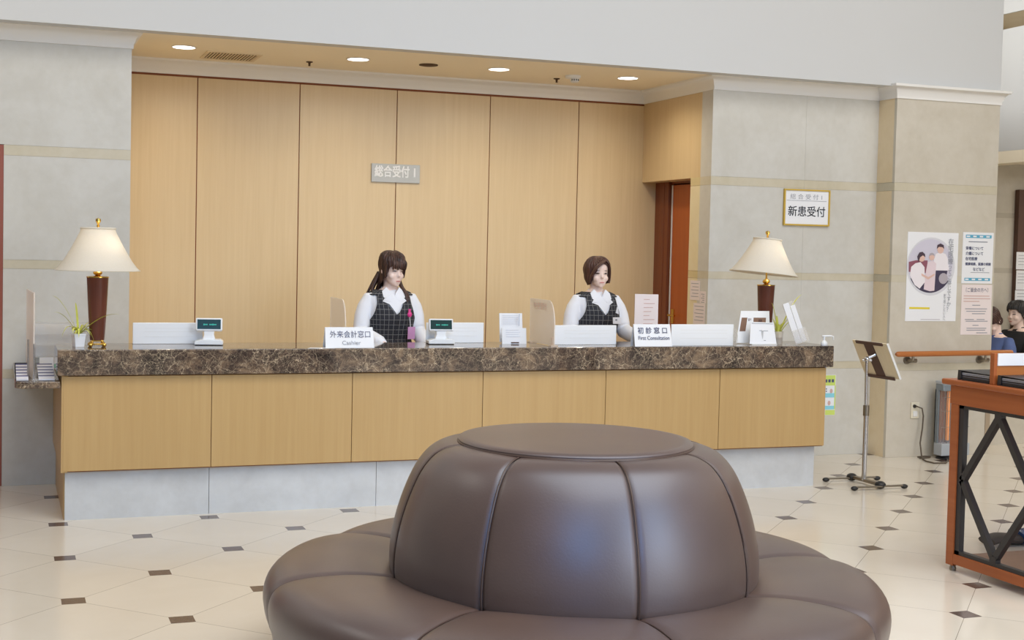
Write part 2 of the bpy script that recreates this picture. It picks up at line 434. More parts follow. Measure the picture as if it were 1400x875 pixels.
# recess flanks
m = MB(); m.box(5.2, SY + 0.17, 2.218, 5.36, BY, 2.89)
m.mat(1)
struct(m.build('wall_recess_right', [M['maple'], M['door_frame']]))
m = MB()
zs = [0] + [z for b in BANDS for z in b]
for a, b in zip(zs[:-1], zs[1:]):
    band = any(abs(a - q[0]) < 1e-4 for q in BANDS); m.mat(1 if band else 0); m.box(5.193, SY + 0.005, a + 0.001, 5.36, 9.46, b - 0.001)
M['pier'] = stone('warm_lit_pier_stone', (226, 210, 168), (232, 218, 182)); M['pierband'] = stone('warm_lit_pier_band', (206, 188, 138), (214, 196, 150))  # same stone as the wall, with the yellowish lighting put into its colour
struct(m.build('wall_recess_pier', [M['pier'], M['pierband']]))
struct(MB().box(0.74, SY + 0.2, 0, 0.805, BY, 2.89).build('wall_recess_left', M['maple']))
# door in the recess flank
d = thing('door_1', 'reddish brown door with brass handle at right end of the recess', 'door', (5.36, 9.9, 0)); d['kind'] = 'structure'
MB().box(5.36, 9.40, 0, 5.40, 10.06, 2.2).build('door_leaf', M['door_wood'], d)
m = MB(); m.box(5.33, 10.09, 0, 5.41, 10.33, 2.218); m.box(5.36, 9.40, 2.185, 5.42, 10.2, 2.218); m.box(5.325, 10.16, 0, 5.34, 10.24, 2.218); m.build('door_frame', M['door_frame'], d, bevel=0.003)
m = MB(); m.box(5.355, 10.062, 0.9, 5.37, 10.078, 2.19); m.build('edge_strip', M['offwhite'], d)
m = MB(); m.box(5.352, 9.985, 1.02, 5.36, 10.03, 1.14); m.cyl((5.355, 10.0, 1.09), (5.31, 10.0, 1.09), 0.009, 10); m.cyl((5.315, 10.01, 1.09), (5.315, 9.90, 1.09), 0.009, 10)
m.build('door_handle', M['brass'], d, smooth=40)
# door at the far left edge of the stone wall
d = thing('door_2', 'reddish brown door at the left edge of the stone wall', 'door', (-0.6, SY, 0)); d['kind'] = 'structure'
MB().box(-1.2, SY + 0.06, 0, -0.06, SY + 0.1, 2.17).build('door_leaf', M['leftdoor'], d)
m = MB(); m.box(-0.05, SY + 0.004, 0, 0.009, SY + 0.14, 2.219); m.box(-1.25, SY + 0.01, 0, -1.19, SY + 0.14, 2.22); m.box(-1.19, SY + 0.004, 2.16, -0.05, SY + 0.14, 2.219)
m.build('door_frame', M['leftdoor'], d)

# right hand corridor beyond the pillar
m = MB(); m.box(8.6, 2.0, 2.61, 8.72, 14, 3.72); struct(m.build('wall_gallery', M['paint']))
m = MB(); m.box(8.601, 2.0, 2.50, 8.80, 14, 2.61); m.box(8.8, 2.0, 2.56, 14, 14, 2.61)
struct(m.build('ceiling_corridor', M['soffit']))
struct(MB().box(8.62, 2.0, 3.86, 14, 14, 3.92).build('ceiling_gallery', M['stone_side']))
struct(MB().box(8.6, 2.0, 3.86, 8.62, 14, 6.0).build('wall_gallery_upper', M['paint']))
m = MB()
for a, b, k in ((0, 0.78, 0), (0.78, 0.83, 1), (0.83, 1.49, 0), (1.49, 1.54, 1), (1.54, 2.03, 0), (2.03, 2.08, 1), (2.08, 5, 0)):
    m.mat(k); m.box(7.3, 10.52, a, 13, 10.7, b)
struct(m.build('wall_corridor', [M['stone_warm'], M['joint']]))
struct(MB().box(7.742, 9.3, 0, 7.80, 10.52, 2.5).build('wall_corridor_left', M['stone_side']))
nb = thing('notice_board', 'dark brown board carrying pale papers on the corridor wall', 'notice board', (9.9, 10.5, 1.3))
MB().box(9.372, 10.46, 0.75, 10.6, 10.518, 2.31).build('panel', M['notice_board'], nb, bevel=0.004)
for i, (za, zb) in enumerate(((1.53, 1.70), (1.33, 1.52), (1.10, 1.325))):
    p = MB().box(9.362 + 0.006 * (i % 2), 10.455, za, 9.62, 10.46, zb).build('notice_sheet', M['paper'], None)
    tag(p, ('top', 'middle', 'lowest')[i] + ' pale paper sheet pinned at left edge of the dark brown board', 'paper', 'papers on the dark board')
    m = MB()
    for k in range(4): m.box(9.385, 10.4535, zb - 0.035 - k * 0.03, 9.58 - 0.04 * (k % 2), 10.4545, zb - 0.031 - k * 0.03)
    m.build('print', M['inkgrey'], p)

# ------------------------------------------------------------------ recess ceiling fittings
ZC = 2.998
def downlight(x, y, label):
    t_ = thing('downlight', label, 'ceiling light', (x, y, ZC), 0, 'downlights in the recess ceiling')
    MB().lathe([(0.078, 0), (0.088, -0.001), (0.088, -0.006), (0.078, -0.006), (0.078, 0)], (x, y, ZC), 36, cap=False).build('trim_ring', M['crown'], t_, smooth=40)
    MB().lathe([(0.001, -0.0045), (0.078, -0.0045), (0.078, -0.003), (0.001, -0.003)], (x, y, ZC), 36).build('lens', M['lens'], t_)
    return t_
DL = [(1.205, 9.61), (2.472, 9.60), (3.585, 9.60), (4.671, 9.58)]
d0 = downlight(*DL[0], 'round downlight left of the ceiling air vent, leftmost')
for q, lb in zip(DL[1:], ('round downlight between the air vent and the flat ceiling speaker', 'round downlight between the flat ceiling speaker and the smoke detector', 'round downlight right of the smoke detector, rightmost')):
    dup(d0, (q[0] - DL[0][0], q[1] - DL[0][1], 0), lb)
v_ = thing('air_vent', 'slatted rectangular air vent in the recess ceiling', 'vent', (1.59, 9.90, ZC))
x0, x1, y0, y1 = 1.385, 1.785, 9.71, 10.10
m = MB(); w = 0.022
m.box(x0, y0, ZC - 0.008, x1, y0 + w, ZC); m.box(x0, y1 - w, ZC - 0.008, x1, y1, ZC); m.box(x0, y0 + w, ZC - 0.008, x0 + w, y1 - w, ZC); m.box(x1 - w, y0 + w, ZC - 0.008, x1, y1 - w, ZC)
m.build('frame', M['vent_frame'], v_)
MB().box(x0 + w, y0 + w, ZC - 0.002, x1 - w, y1 - w, ZC - 0.0005).build('backing', M['vent_dark'], v_)
m = MB()
for i in range(16):
    x = x0 + w + 0.012 + i * 0.0222; m.box(x, y0 + w, ZC - 0.007, x + 0.009, y1 - w, ZC - 0.002)
m.build('slats', M['vent_frame'], v_)
def sprinkler(x, y, lb):
    t_ = thing('sprinkler_head', lb, 'sprinkler', (x, y, ZC), 0, 'sprinkler heads')
    MB().lathe([(0.026, 0), (0.024, -0.006), (0.01, -0.008), (0.007, -0.03), (0.012, -0.032), (0.001, -0.034)], (x, y, ZC), 16).build('body', M['vent_dark'], t_, smooth=40)
    return t_
s0 = sprinkler(2.177, 9.92, 'tiny sprinkler head on the recess ceiling right of the air vent')
dup(s0, (4.194 - 2.177, 9.90 - 9.92, 0), 'tiny sprinkler head on the recess ceiling beside the smoke detector')
tag(MB().lathe([(0.072, 0), (0.072, -0.006), (0.05, -0.010), (0.001, -0.011)], (3.03, 9.64, ZC), 32).build('ceiling_speaker', M['vent_dark'], smooth=40), 'flat round tan disc on recess ceiling between two downlights', 'ceiling speaker')
sd = thing('smoke_detector', 'white dome smoke detector on the recess ceiling', 'smoke detector', (4.24, 9.68, ZC))
MB().lathe([(0.062, 0), (0.062, -0.016), (0.055, -0.022), (0.001, -0.022)], (4.24, 9.68, ZC), 28).build('base', M['white_plastic'], sd, smooth=40)
MB().lathe([(0.036, -0.022), (0.034, -0.048), (0.026, -0.054), (0.001, -0.054)], (4.25, 9.67, ZC), 24).build('sensor', M['white_plastic'], sd, smooth=40)
m = MB()
for k in range(5):
    a = -PI / 2 + (k - 2) * 0.5; m.obox((4.25 + 0.035 * math.cos(a), 9.67 + 0.035 * math.sin(a), ZC - 0.036), (-0.004 * math.sin(a), 0.004 * math.cos(a), 0), (0.001 * math.cos(a), 0.001 * math.sin(a), 0), (0, 0, 0.007))
m.build('openings', M['black_plastic'], sd)

# ------------------------------------------------------------------ wall signs
sg = thing('reception_sign', 'grey plate with white Japanese lettering and numeral 1 on wood wall', 'sign', (2.985, BY, 2.2))
MB().box(2.783, BY - 0.014, 2.134, 3.188, BY - 0.002, 2.282).build('plate', M['signgrey'], sg, bevel=0.002)
txt('総合受付', 0.098, (2.952, BY - 0.014, 2.213), M['signwhite'], sg, xs=0.75, bold=0.004)
txt('1', 0.10, (3.140, BY - 0.014, 2.213), M['signwhite'], sg, bold=0.004)
sg = thing('framed_sign', 'gold framed white sign with Japanese lettering on the stone wall', 'sign', (6.06, SY, 2.0))
x0, x1, z0, z1 = 5.845, 6.272, 1.856, 2.146; w = 0.012
MB().box(x0 + .004, SY - 0.012, z0 + .004, x1 - .004, SY - 0.001, z1 - .004).build('panel', M['paper'], sg)
m = MB(); m.box(x0, SY - 0.02, z0, x1, SY - 0.001, z0 + w); m.box(x0, SY - 0.02, z1 - w, x1, SY - 0.001, z1); m.box(x0, SY - 0.02, z0 + w, x0 + w, SY - 0.001, z1 - w); m.box(x1 - w, SY - 0.02, z0 + w, x1, SY - 0.001, z1 - w)
m.build('frame', M['gold_frame'], sg)
txt('総 合 受 付 1', 0.046, (6.055, SY - 0.012, 2.083), M['inkgrey'], sg, xs=1.2)
MB().box(x0 + 0.025, SY - 0.0135, 2.0535, x1 - 0.03, SY - 0.0125, 2.0565).build('rule', M['inkgrey'], sg)
txt('新患受付', 0.088, (6.058, SY - 0.012, 1.963), M['inkblack'], sg, xs=1.0, bold=0.0016)

# ------------------------------------------------------------------ pillar posters
def sheet(name, label, cat, x0, x1, z0, z1, mat=None, group=None, sk=0.0):
    t_ = thing(name, label, cat, ((x0 + x1) / 2, PY - 0.004, z0), 0, group)
    MB().prism([(x0, z0), (x1, z0), (x1 - sk, z1), (x0 - sk, z1)], (0, PY, 0), (1, 0, 0), (0, 0, 1), 0.004).build('sheet', mat or M['paper'], t_)
    return t_
p = sheet('health_poster', 'tall white poster with round family photograph on the stone pillar', 'poster', 6.870, 7.367, 1.106, 1.828)
YP = PY - 0.0045
def flat(nm, poly, mat, par, lay=0):
    MB().prism(poly, (0, YP - 0.0005 * lay, 0), (1, 0, 0), (0, 0, 1), 0.0004).build(nm, mat, par)
def circ(cx, cz, r, n=40, a0=0, a1=2 * PI): return [(cx + r * math.cos(a0 + (a1 - a0) * i / n), cz + r * math.sin(a0 + (a1 - a0) * i / n)) for i in range(n)]
PC = {k: plain('print_' + k, c, 0.7, var=0.03) for k, c in dict(rim=(214, 214, 220), back=(206, 202, 216), sofa=(142, 84, 100), white=(236, 230, 234), skin=(222, 186, 172), hair=(74, 58, 70), dark=(66, 58, 82), pinkw=(226, 208, 214), grey=(176, 168, 176)).items()}
cx, cz, r = 7.098, 1.555, 0.218
flat('photo_rim', circ(cx + 0.005, cz - 0.004, r + 0.018), PC['rim'], p, 0)
flat('photo_backdrop', circ(cx, cz, r), PC['back'], p, 1)
flat('photo_sofa', [(cx - 0.213, cz + 0.03), (cx - 0.14, cz + 0.045), (cx - 0.03, cz + 0.045), (cx - 0.03, cz - 0.06), (cx - 0.21, cz - 0.05)], PC['sofa'], p, 2)
flat('photo_floor', circ(cx, cz, r, 30, R(208), R(332)), PC['dark'], p, 2)
# three people printed in the photograph: standing man, seated elder, seated woman
flat('photo_trousers', [(cx + 0.045, cz - 0.03), (cx + 0.17, cz - 0.03), (cx + 0.15, cz - 0.15), (cx + 0.05, cz - 0.20)], PC['dark'], p, 3)
flat('photo_shirt', [(cx + 0.035, cz - 0.035), (cx + 0.03, cz + 0.05), (cx + 0.05, cz + 0.10), (cx + 0.095, cz + 0.115), (cx + 0.145, cz + 0.10), (cx + 0.175, cz + 0.05), (cx + 0.185, cz - 0.035)], PC['white'], p, 4)
flat('photo_face', circ(cx + 0.092, cz + 0.135, 0.032, 20), PC['skin'], p, 5)
flat('photo_hair', [(cx + 0.055, cz + 0.14), (cx + 0.06, cz + 0.172), (cx + 0.09, cz + 0.185), (cx + 0.122, cz + 0.172), (cx + 0.128, cz + 0.14), (cx + 0.11, cz + 0.155), (cx + 0.075, cz + 0.157)], PC['hair'], p, 6)
flat('photo_gown', [(cx - 0.06, cz - 0.19), (cx - 0.045, cz - 0.05), (cx - 0.03, cz + 0.03), (cx + 0.02, cz + 0.045), (cx + 0.055, cz + 0.02), (cx + 0.05, cz - 0.08), (cx + 0.045, cz - 0.20), (cx + 0.0, cz - 0.205)], PC['pinkw'], p, 5)
flat('photo_face', circ(cx + 0.008, cz + 0.072, 0.027, 20), PC['skin'], p, 6)
flat('photo_hair', [(cx - 0.02, cz + 0.08), (cx - 0.012, cz + 0.102), (cx + 0.01, cz + 0.108), (cx + 0.03, cz + 0.1), (cx + 0.036, cz + 0.082), (cx + 0.01, cz + 0.09)], PC['grey'], p, 7)
flat('photo_tunic', [(cx - 0.20, cz - 0.08), (cx - 0.19, cz - 0.01), (cx - 0.15, cz + 0.02), (cx - 0.10, cz + 0.03), (cx - 0.06, cz - 0.01), (cx - 0.05, cz - 0.13), (cx - 0.10, cz - 0.185), (cx - 0.15, cz - 0.155)], PC['white'], p, 6)
flat('photo_face', circ(cx - 0.09, cz + 0.065, 0.032, 20), PC['skin'], p, 7)
flat('photo_hair', [(cx - 0.122, cz + 0.03), (cx - 0.135, cz + 0.075), (cx - 0.115, cz + 0.108), (cx - 0.085, cz + 0.114), (cx - 0.06, cz + 0.095), (cx - 0.056, cz + 0.07), (cx - 0.08, cz + 0.085), (cx - 0.105, cz + 0.07)], PC['hair'], p, 8)
flat('photo_arm', [(cx - 0.09, cz - 0.06), (cx - 0.02, cz - 0.09), (cx + 0.04, cz - 0.06), (cx + 0.04, cz - 0.075), (cx - 0.02, cz - 0.11), (cx - 0.085, cz - 0.08)], PC['skin'], p, 8)
flat('photo_flowers', circ(cx + 0.13, cz - 0.10, 0.045, 14), PC['grey'], p, 5)
txt('在宅医療', 0.056, (7.292, YP, 1.672), M['inkgrey'], p, vert=True, off=0.0042)
txt('ってご存じですか？', 0.046, (7.289, YP, 1.375), M['inkgrey'], p, vert=True, off=0.0042)
txt('家で過ごしたい人へ', 0.026, (7.248, YP, 1.218), M['inkgrey'], p, vert=True, off=0.0042)
flat('yellow_strip', [(6.905, 1.205), (7.105, 1.203), (7.105, 1.219), (6.905, 1.221)], M['yellow'], p, 1)
flat('foot_line', [(7.02, 1.118), (7.21, 1.118), (7.21, 1.122), (7.02, 1.122)], PC['grey'], p, 1)

n1 = sheet('upper_notice', 'white notice with teal top and bottom bands on the stone pillar', 'notice', 7.413, 7.722, 1.418, 1.838)
for a, b in ((1.792, 1.818), (1.440, 1.464)):
    flat('teal_band', [(7.44, a), (7.70, a), (7.70, b), (7.44, b)], M['teal'], n1, 1)
    m = MB()
    for k in range(4): m.box(7.447 + k * 0.066, YP - 0.0022, (a + b) / 2 - 0.006, 7.447 + k * 0.066 + 0.034, YP - 0.0014, (a + b) / 2 + 0.006)
    m.build('band_pattern', M['paper'], n1)
m = MB(); m.box(7.47, YP - 0.001, 1.757, 7.66, YP, 1.765); m.box(7.50, YP - 0.001, 1.507, 7.69, YP, 1.511); m.build('small_print', M['inkgrey'], n1)
for i, s_ in enumerate(('栄養について', '介護について', '在宅医療', '健康相談、医療の相談')):
    txt(s_, 0.030 if i < 3 else 0.026, (7.442, YP, 1.705 - i * 0.043), M['ink'], n1, align='LEFT', off=0.001, bold=0.0014)
txt('などなど', 0.030, (7.58, YP, 1.533), M['ink'], n1, bold=0.001)
n2 = sheet('lower_notice', 'lower white notice below the teal banded one on the pillar', 'notice', 7.420, 7.724, 0.995, 1.408, M['pinkpaper'])
txt('〔ご面会の方へ〕', 0.040, (7.572, YP, 1.362), M['ink'], n2, xs=0.85)
m = MB()
for k, (xa, xb) in enumerate(((7.44, 7.70), (7.44, 7.71), (7.44, 7.60))): m.box(xa, YP - 0.001, 1.312 - k * 0.022, xb, YP, 1.318 - k * 0.022)
m.build('red_print', M['inkbrown'], n2)
m = MB()
for xa, xb, z in ((7.53, 7.61, 1.236), (7.46, 7.68, 1.206), (7.47, 7.67, 1.186), (7.53, 7.66, 1.166), (7.46, 7.55, 1.118), (7.58, 7.66, 1.118), (7.47, 7.69, 1.104), (7.54, 7.60, 1.07), (7.48, 7.68, 1.046), (7.48, 7.67, 1.03), (7.58, 7.69, 1.008)): m.box(xa, YP - 0.001, z, xb, YP, z + 0.006)
m.build('print', M['inkgrey'], n2)

# small notes on the warmly lit pier
for i, (ya, yb, za, zb) in enumerate(((9.412, 9.255, 1.245, 1.40), (9.25, 9.158, 1.225, 1.32), (9.35, 9.165, 1.055, 1.222))):
    q = tag(MB().box(5.1885, yb, za, 5.1925, ya, zb).build('pier_note', M['pinkpaper']), ('upper left', 'small square', 'large lower')[i] + ' paper note taped to the warmly lit pier beside the door', 'paper note', 'notes on the pier')
    m = MB()
    for k in range(5): m.box(5.1875, yb + 0.02, zb - 0.025 - k * (zb - za) / 6, 5.1883, ya - 0.02 - 0.02 * (k % 2), zb - 0.021 - k * (zb - za) / 6)
    m.build('print', M['inkgrey'], q)

# ------------------------------------------------------------------ handrail, outlet, heater, cord
h = thing('handrail', 'round wooden handrail fixed across the stone pillar', 'handrail', (7.3, PY, 0.85))
MB().tube([(6.735, 8.82, 0.845), (6.745, 8.82, 0.845), (6.76, 8.82, 0.845), (7.87, 8.82, 0.852), (7.885, 8.82, 0.852), (7.89, 8.82, 0.852)], [0.012, 0.019, 0.022, 0.022, 0.02, 0.012], 16).build('rail', M['rail_wood'], h, smooth=40)
for x in (6.90, 7.62):
    m = MB(); m.cyl((x, PY + 0.0, 0.79), (x, PY - 0.012, 0.79), 0.032, 20); m.tube([(x, PY - 0.01, 0.79), (x, 8.84, 0.79), (x, 8.82, 0.80), (x, 8.82, 0.83)], 0.011, 12); m.cyl((x + 0.0, 8.85, 0.79), (x + 0.055, 8.85, 0.79), 0.017, 14)
    m.build('bracket', M['steel'], h, smooth=40)
o_ = thing('wall_outlet', 'ivory double power outlet low on the stone pillar', 'outlet', (7.0, PY, 0.37))
MB().box(6.955, PY - 0.010, 0.315, 7.035, PY - 0.001, 0.445).build('cover_plate', M['outlet'], o_, bevel=0.003)
MB().box(6.975, PY - 0.014, 0.33, 7.015, PY - 0.009, 0.375).build('socket', M['offwhite'], o_, bevel=0.002)
c_ = thing('power_cord', 'brown power cord from the outlet down to the heater', 'cord', (7.0, 8.8, 0))
MB().tube([(6.99, 8.885, 0.415), (6.99, 8.86, 0.415), (7.03, 8.85, 0.40), (7.045, 8.85, 0.34), (7.04, 8.85, 0.24), (7.015, 8.84, 0.12), (7.0, 8.80, 0.03), (6.965, 8.74, 0.008), (6.92, 8.64, 0.007), (6.92, 8.54, 0.007), (7.02, 8.53, 0.007), (7.13, 8.64, 0.007), (7.2, 8.74, 0.008), (7.21, 8.77, 0.02)], 0.006, 8).build('cable', M['cord'], c_, smooth=60)
MB().tube([(7.0, 8.845, 0.006), (7.04, 8.86, 0.006), (7.09, 8.87, 0.006), (7.12, 8.84, 0.006), (7.08, 8.80, 0.006), (7.02, 8.79, 0.006), (6.98, 8.80, 0.006)], 0.006, 8).build('loop', M['cord'], c_, smooth=60)
MB().tube([(6.985, 8.8955, 0.415), (6.985, 8.875, 0.415)], [0.016, 0.012], 12).build('plug', M['black_plastic'], c_, smooth=40)
hx0, hx1, hy0, hy1 = 7.115, 7.39, 8.70, 8.80
ht = thing('electric_heater', 'grey upright electric heater glowing orange beside the pillar outlet', 'heater', (7.25, 8.75, 0))
m = MB(); m.prism([(a, b) for a, b in ((hx0, 0.03), (hx1, 0.03), (hx1, 0.13), (hx0, 0.13))], (0, hy1, 0), (1, 0, 0), (0, 0, 1), 0.10); m.build('lower_housing', M['heater_grey'], ht, bevel=0.006)
MB().lathe([(0.001, 0.0), (0.13, 0.0), (0.13, 0.012), (0.08, 0.03), (0.001, 0.03)], ((hx0 + hx1) / 2, 8.75, 0), 32, 1, 0.8).build('base', M['black_plastic'], ht, smooth=40)
m = MB(); m.box(hx0, hy0 + 0.06, 0.13, hx0 + 0.014, hy1, 0.56); m.box(hx1 - 0.014, hy0 + 0.06, 0.13, hx1, hy1, 0.56); m.box(hx0, hy1 - 0.01, 0.13, hx1, hy1, 0.56); m.build('rear_shell', M['heater_dark'], ht)
m = MB(); ring = [(hx0 + 0.014 + (hx1 - hx0 - 0.028) * i / 12, hy1 - 0.012 - 0.03 * (2 * i / 12 - 1) ** 2) for i in range(13)]
m.loft([[Vector((x, y, z)) for x, y in ring] for z in (0.13, 0.56)], cap=False, close=False); m.build('reflector', M['reflector'], ht, smooth=60)
for x in (hx0 + 0.095, hx1 - 0.07):
    MB().cyl((x, hy0 + 0.055, 0.15), (x, hy0 + 0.055, 0.55), 0.013, 14).build('heating_element', M['element'], ht, smooth=40)
m = MB()
for i in range(11):
    x = hx0 + 0.01 + (hx1 - hx0 - 0.02) * i / 10; m.cyl((x, hy0 + 0.012 + 0.02 * abs(2 * i / 10 - 1) ** 2, 0.13), (x, hy0 + 0.012 + 0.02 * abs(2 * i / 10 - 1) ** 2, 0.56), 0.0022, 6)
for z in (0.26, 0.39, 0.50): m.box(hx0, hy0 + 0.012, z, hx1, hy0 + 0.016, z + 0.003)
m.build('guard_grille', M['chrome'], ht, smooth=60)
m = MB(); m.prism([(hy0, 0.555), (hy1, 0.555), (hy1, 0.61), (hy0 + 0.03, 0.625), (hy0 + 0.005, 0.60)], (hx0, 0, 0), (0, 1, 0), (0, 0, 1), hx1 - hx0)
m.build('top_housing', M['heater_dark'], ht, bevel=0.006)
MB().box(hx0 - 0.004, hy0 + 0.02, 0.606, hx1 + 0.004, hy1 + 0.004, 0.632).build('top_cap', M['heater_grey'], ht, bevel=0.008)

# ------------------------------------------------------------------ reception counter
CX0, CX1 = 0.326, 5.430
rc = thing('reception_counter', 'long maple fronted reception counter on a pale stone plinth', 'reception counter', (2.88, 7.95, 0))
jx = [0.335, 1.172, 2.025, 2.875, 3.732, 4.582, 5.426]
for a, b in zip(jx[:-1], jx[1:]):
    MB().box(a + 0.002, 7.863, 0.292, b - 0.002, 7.885, 0.836).build('front_panel', M['maple_front'], rc, bevel=0.0006)
m = MB(); m.box(0.36, 7.878, 0.285, 5.42, 7.93, 0.8435); m.build('backing', M['dark_gap'], rc)
m = MB()
for a, b in ((0.35, 1.17), (1.173, 2.20), (2.203, 3.25), (3.253, 4.30), (4.303, 5.385)): m.box(a, 7.919, 0.0, b, 7.96, 0.29)
m.build('plinth', M['plinth'], rc)
m = MB(); m.box(0.326, 7.866, 0.285, 0.36, 9.125, 0.8435); m.box(0.345, 7.93, 0.0, 0.372, 9.125, 0.285); m.build('left_side_panel', M['maple_front'], rc)
m = MB(); m.box(5.40, 7.88, 0.285, 5.428, 8.315, 0.8435); m.box(5.36, 7.93, 0, 5.385, 8.32, 0.285); m.build('right_side_panel', M['maple_front'], rc)
MB().box(0.36, 8.28, 0, 5.38, 8.31, 0.8435).build('rear_panel', M['maple_front'], rc)
m = MB(); m.box(0.301, 7.826, 0.844, 5.458, 8.318, 0.992)
tag(m.build('marble_countertop', M['marble'], bevel=0.005), 'thick dark brown veined marble top running along the reception counter', 'countertop')
# staff desk behind
dk = thing('staff_desk', 'low work desk behind the reception counter', 'desk', (2.9, 8.5, 0))
MB().box(0.38, 8.33, 0.68, 5.15, 8.56, 0.71).build('desk_top', M['maple_front'], dk)
for x in (0.4, 2.8, 5.10): MB().box(x, 8.35, 0, x + 0.03, 8.54, 0.68).build('leg', M['maple_front'], dk)
# small marble shelf at the left end
sh = [(0.318, 7.855), (0.14, 7.855)] + [(0.14 + 0.065 * math.cos(a), 7.92 + 0.065 * math.sin(a)) for a in [PI * 1.5 - PI / 2 * i / 8 for i in range(1, 9)]] + [(0.075, 9.12), (0.318, 9.12)]
tag(MB().prism(sh, (0, 0, 0.77), (1, 0, 0), (0, 1, 0), 0.038).build('marble_shelf', M['marble'], bevel=0.004), 'small round cornered dark marble shelf at left end of the counter', 'shelf')

# low stone screen wall in the corridor, hiding the seats from the hall
struct(MB().box(7.80, 9.32, 0, 12.5, 9.42, 0.66).build('wall_corridor_low', M['stone_warm']))

# ------------------------------------------------------------------ things on the counter
ZT = 0.992
def table_lamp(x, y, name, label, tilt=0.0, lift=0.0):
    t_ = thing(name, label, 'lamp', (x, y, ZT), 0, 'table lamps on the counter')
    m = MB(); m.box(x - 0.042, y - 0.042, ZT + 0.012, x + 0.042, y + 0.042, ZT + 0.02)
    m.box(x - 0.034, y - 0.034, ZT + 0.032, x + 0.034, y + 0.034, ZT + 0.04)
    for a in (-1, 1):
        for b in (-1, 1):
            m.ball((x + a * 0.038, y + b * 0.038, ZT + 0.0125), 0.0125, 12, 8); m.cyl((x + a * 0.03, y + b * 0.03, ZT + 0.02), (x + a * 0.03, y + b * 0.03, ZT + 0.034), 0.008, 10)
    m.build('base', M['brass'], t_, smooth=40, bevel=0.0015)
    prof = [(0.001, 0.040), (0.041, 0.040), (0.046, 0.10), (0.052, 0.20), (0.058, 0.32), (0.062, 0.405), (0.001, 0.405)]
    MB().lathe([(r, ZT + z) for r, z in prof], (x, y, 0), 40).build('column', M['lampwood'], t_, smooth=40)
    m = MB(); m.lathe([(0.001, ZT + 0.405), (0.064, ZT + 0.405), (0.064, ZT + 0.411), (0.02, ZT + 0.415), (0.010, ZT + 0.42)], (x, y, 0), 36)
    m.lathe([(0.008, ZT + 0.415), (0.024, ZT + 0.425), (0.027, ZT + 0.435), (0.02, ZT + 0.447), (0.008, ZT + 0.452), (0.006, ZT + 0.46), (0.006, ZT + lift + 0.70), (0.012, ZT + lift + 0.705), (0.006, ZT + lift + 0.712), (0.008, ZT + lift + 0.722), (0.016, ZT + lift + 0.735), (0.014, ZT + lift + 0.748), (0.001, ZT + lift + 0.754)], (x, y, 0), 24)
    m.build('neck_and_finial', M['brass'], t_, smooth=40)
    # shade: slightly flared cone, open at both ends, with a rolled top rim
    piv = Vector((x, y, ZT + lift + 0.69)); rm = Matrix.Rotation(tilt, 3, 'Y')
    def T(p): return piv + rm @ (Vector(p) - piv)
    outer = [(0.097, 0.692), (0.102, 0.672), (0.128, 0.62), (0.160, 0.56), (0.196, 0.50), (0.222, 0.466), (0.240, 0.448)]
    n = 48; rings = []
    for r, z in outer + [(r - 0.003, z) for r, z in outer[::-1]]:
        rings.append([T((x + r * math.cos(2 * PI * j / n), y + r * math.sin(2 * PI * j / n), ZT + lift + z)) for j in range(n)])
    rings.append(rings[0])
    sh_ = MB().loft(rings, cap=False).build('lamp_shade', M['shade'], t_, smooth=50)
    m = MB()
    for r, z, q in ((0.097, 0.692, 0.006), (0.2405, 0.448, 0.003)):
        pts = [T((x + r * math.cos(2 * PI * j / n), y + r * math.sin(2 * PI * j / n), ZT + lift + z)) for j in range(n + 1)]
        m.tube(pts, q, 8)
    for k in range(3):
        a = 2 * PI * k / 3; m.cyl(T((x, y, ZT + lift + 0.694)), T((x + 0.097 * math.cos(a), y + 0.097 * math.sin(a), ZT + lift + 0.69)), 0.002, 6)
    m.build('rim_trim', M['shade'], sh_, smooth=60)
    b = MB(); b.lathe([(0.001, ZT + lift + 0.49), (0.014, ZT + lift + 0.49), (0.014, ZT + lift + 0.53), (0.028, ZT + lift + 0.57), (0.03, ZT + lift + 0.59), (0.02, ZT + lift + 0.615), (0.001, ZT + lift + 0.62)], (x + 0.0, y, 0), 20); b.build('bulb', M['white_plastic'], t_, smooth=50)
    lt = bpy.data.lights.new('lamp_light', 'POINT'); lt.energy = 1.0; lt.color = (1, 0.90, 0.76); lt.shadow_soft_size = 0.05
    lo = bpy.data.objects.new('lamp_light', lt); COL.objects.link(lo); lo.location = (x + 0.05, y - 0.05, ZT + lift + 0.58)
    return t_
table_lamp(0.53, 8.05, 'table_lamp', 'brass and dark wood table lamp with cream shade beside the spider plant', R(0.0))
table_lamp(5.125, 8.19, 'table_lamp', 'cream shaded table lamp standing askew at right end of the counter', R(5.5), 0.042)

def blades(m, c, specs, w0):
    for az, ln, rise, droop, w in specs:
        d = Vector((math.cos(az), math.sin(az), 0)); sd = Vector((-d.y, d.x, 0)); L = []; Rr = []
        for i in range(11):
            s = i / 10.0; p = Vector(c) + d * ln * s + Vector((0, 0, rise * (1 - (1 - s) ** 1.6) - droop * s ** 3))
            ww = w * 1.35 * (0.95 + 0.45 * s) * (1 - s ** 3) + 0.0004; k = Vector((0, 0, ww * 0.35))
            L.append((p - sd * ww + k, p, p + sd * ww + k))
        b = len(m.v); m.v += [tuple(q) for t3 in L for q in t3]
        for i in range(10):
            for j in (0, 1): m.f.append((b + 3 * i + j, b + 3 * i + j + 1, b + 3 * i + 4 + j, b + 3 * i + 3 + j)); m.mi.append(0)
pp = thing('potted_spider_plant', 'small spider plant in a white square pot at left end of the counter', 'potted plant', (0.424, 8.04, ZT))
x, y = 0.424, 8.04
m = MB(); k = PI / 4
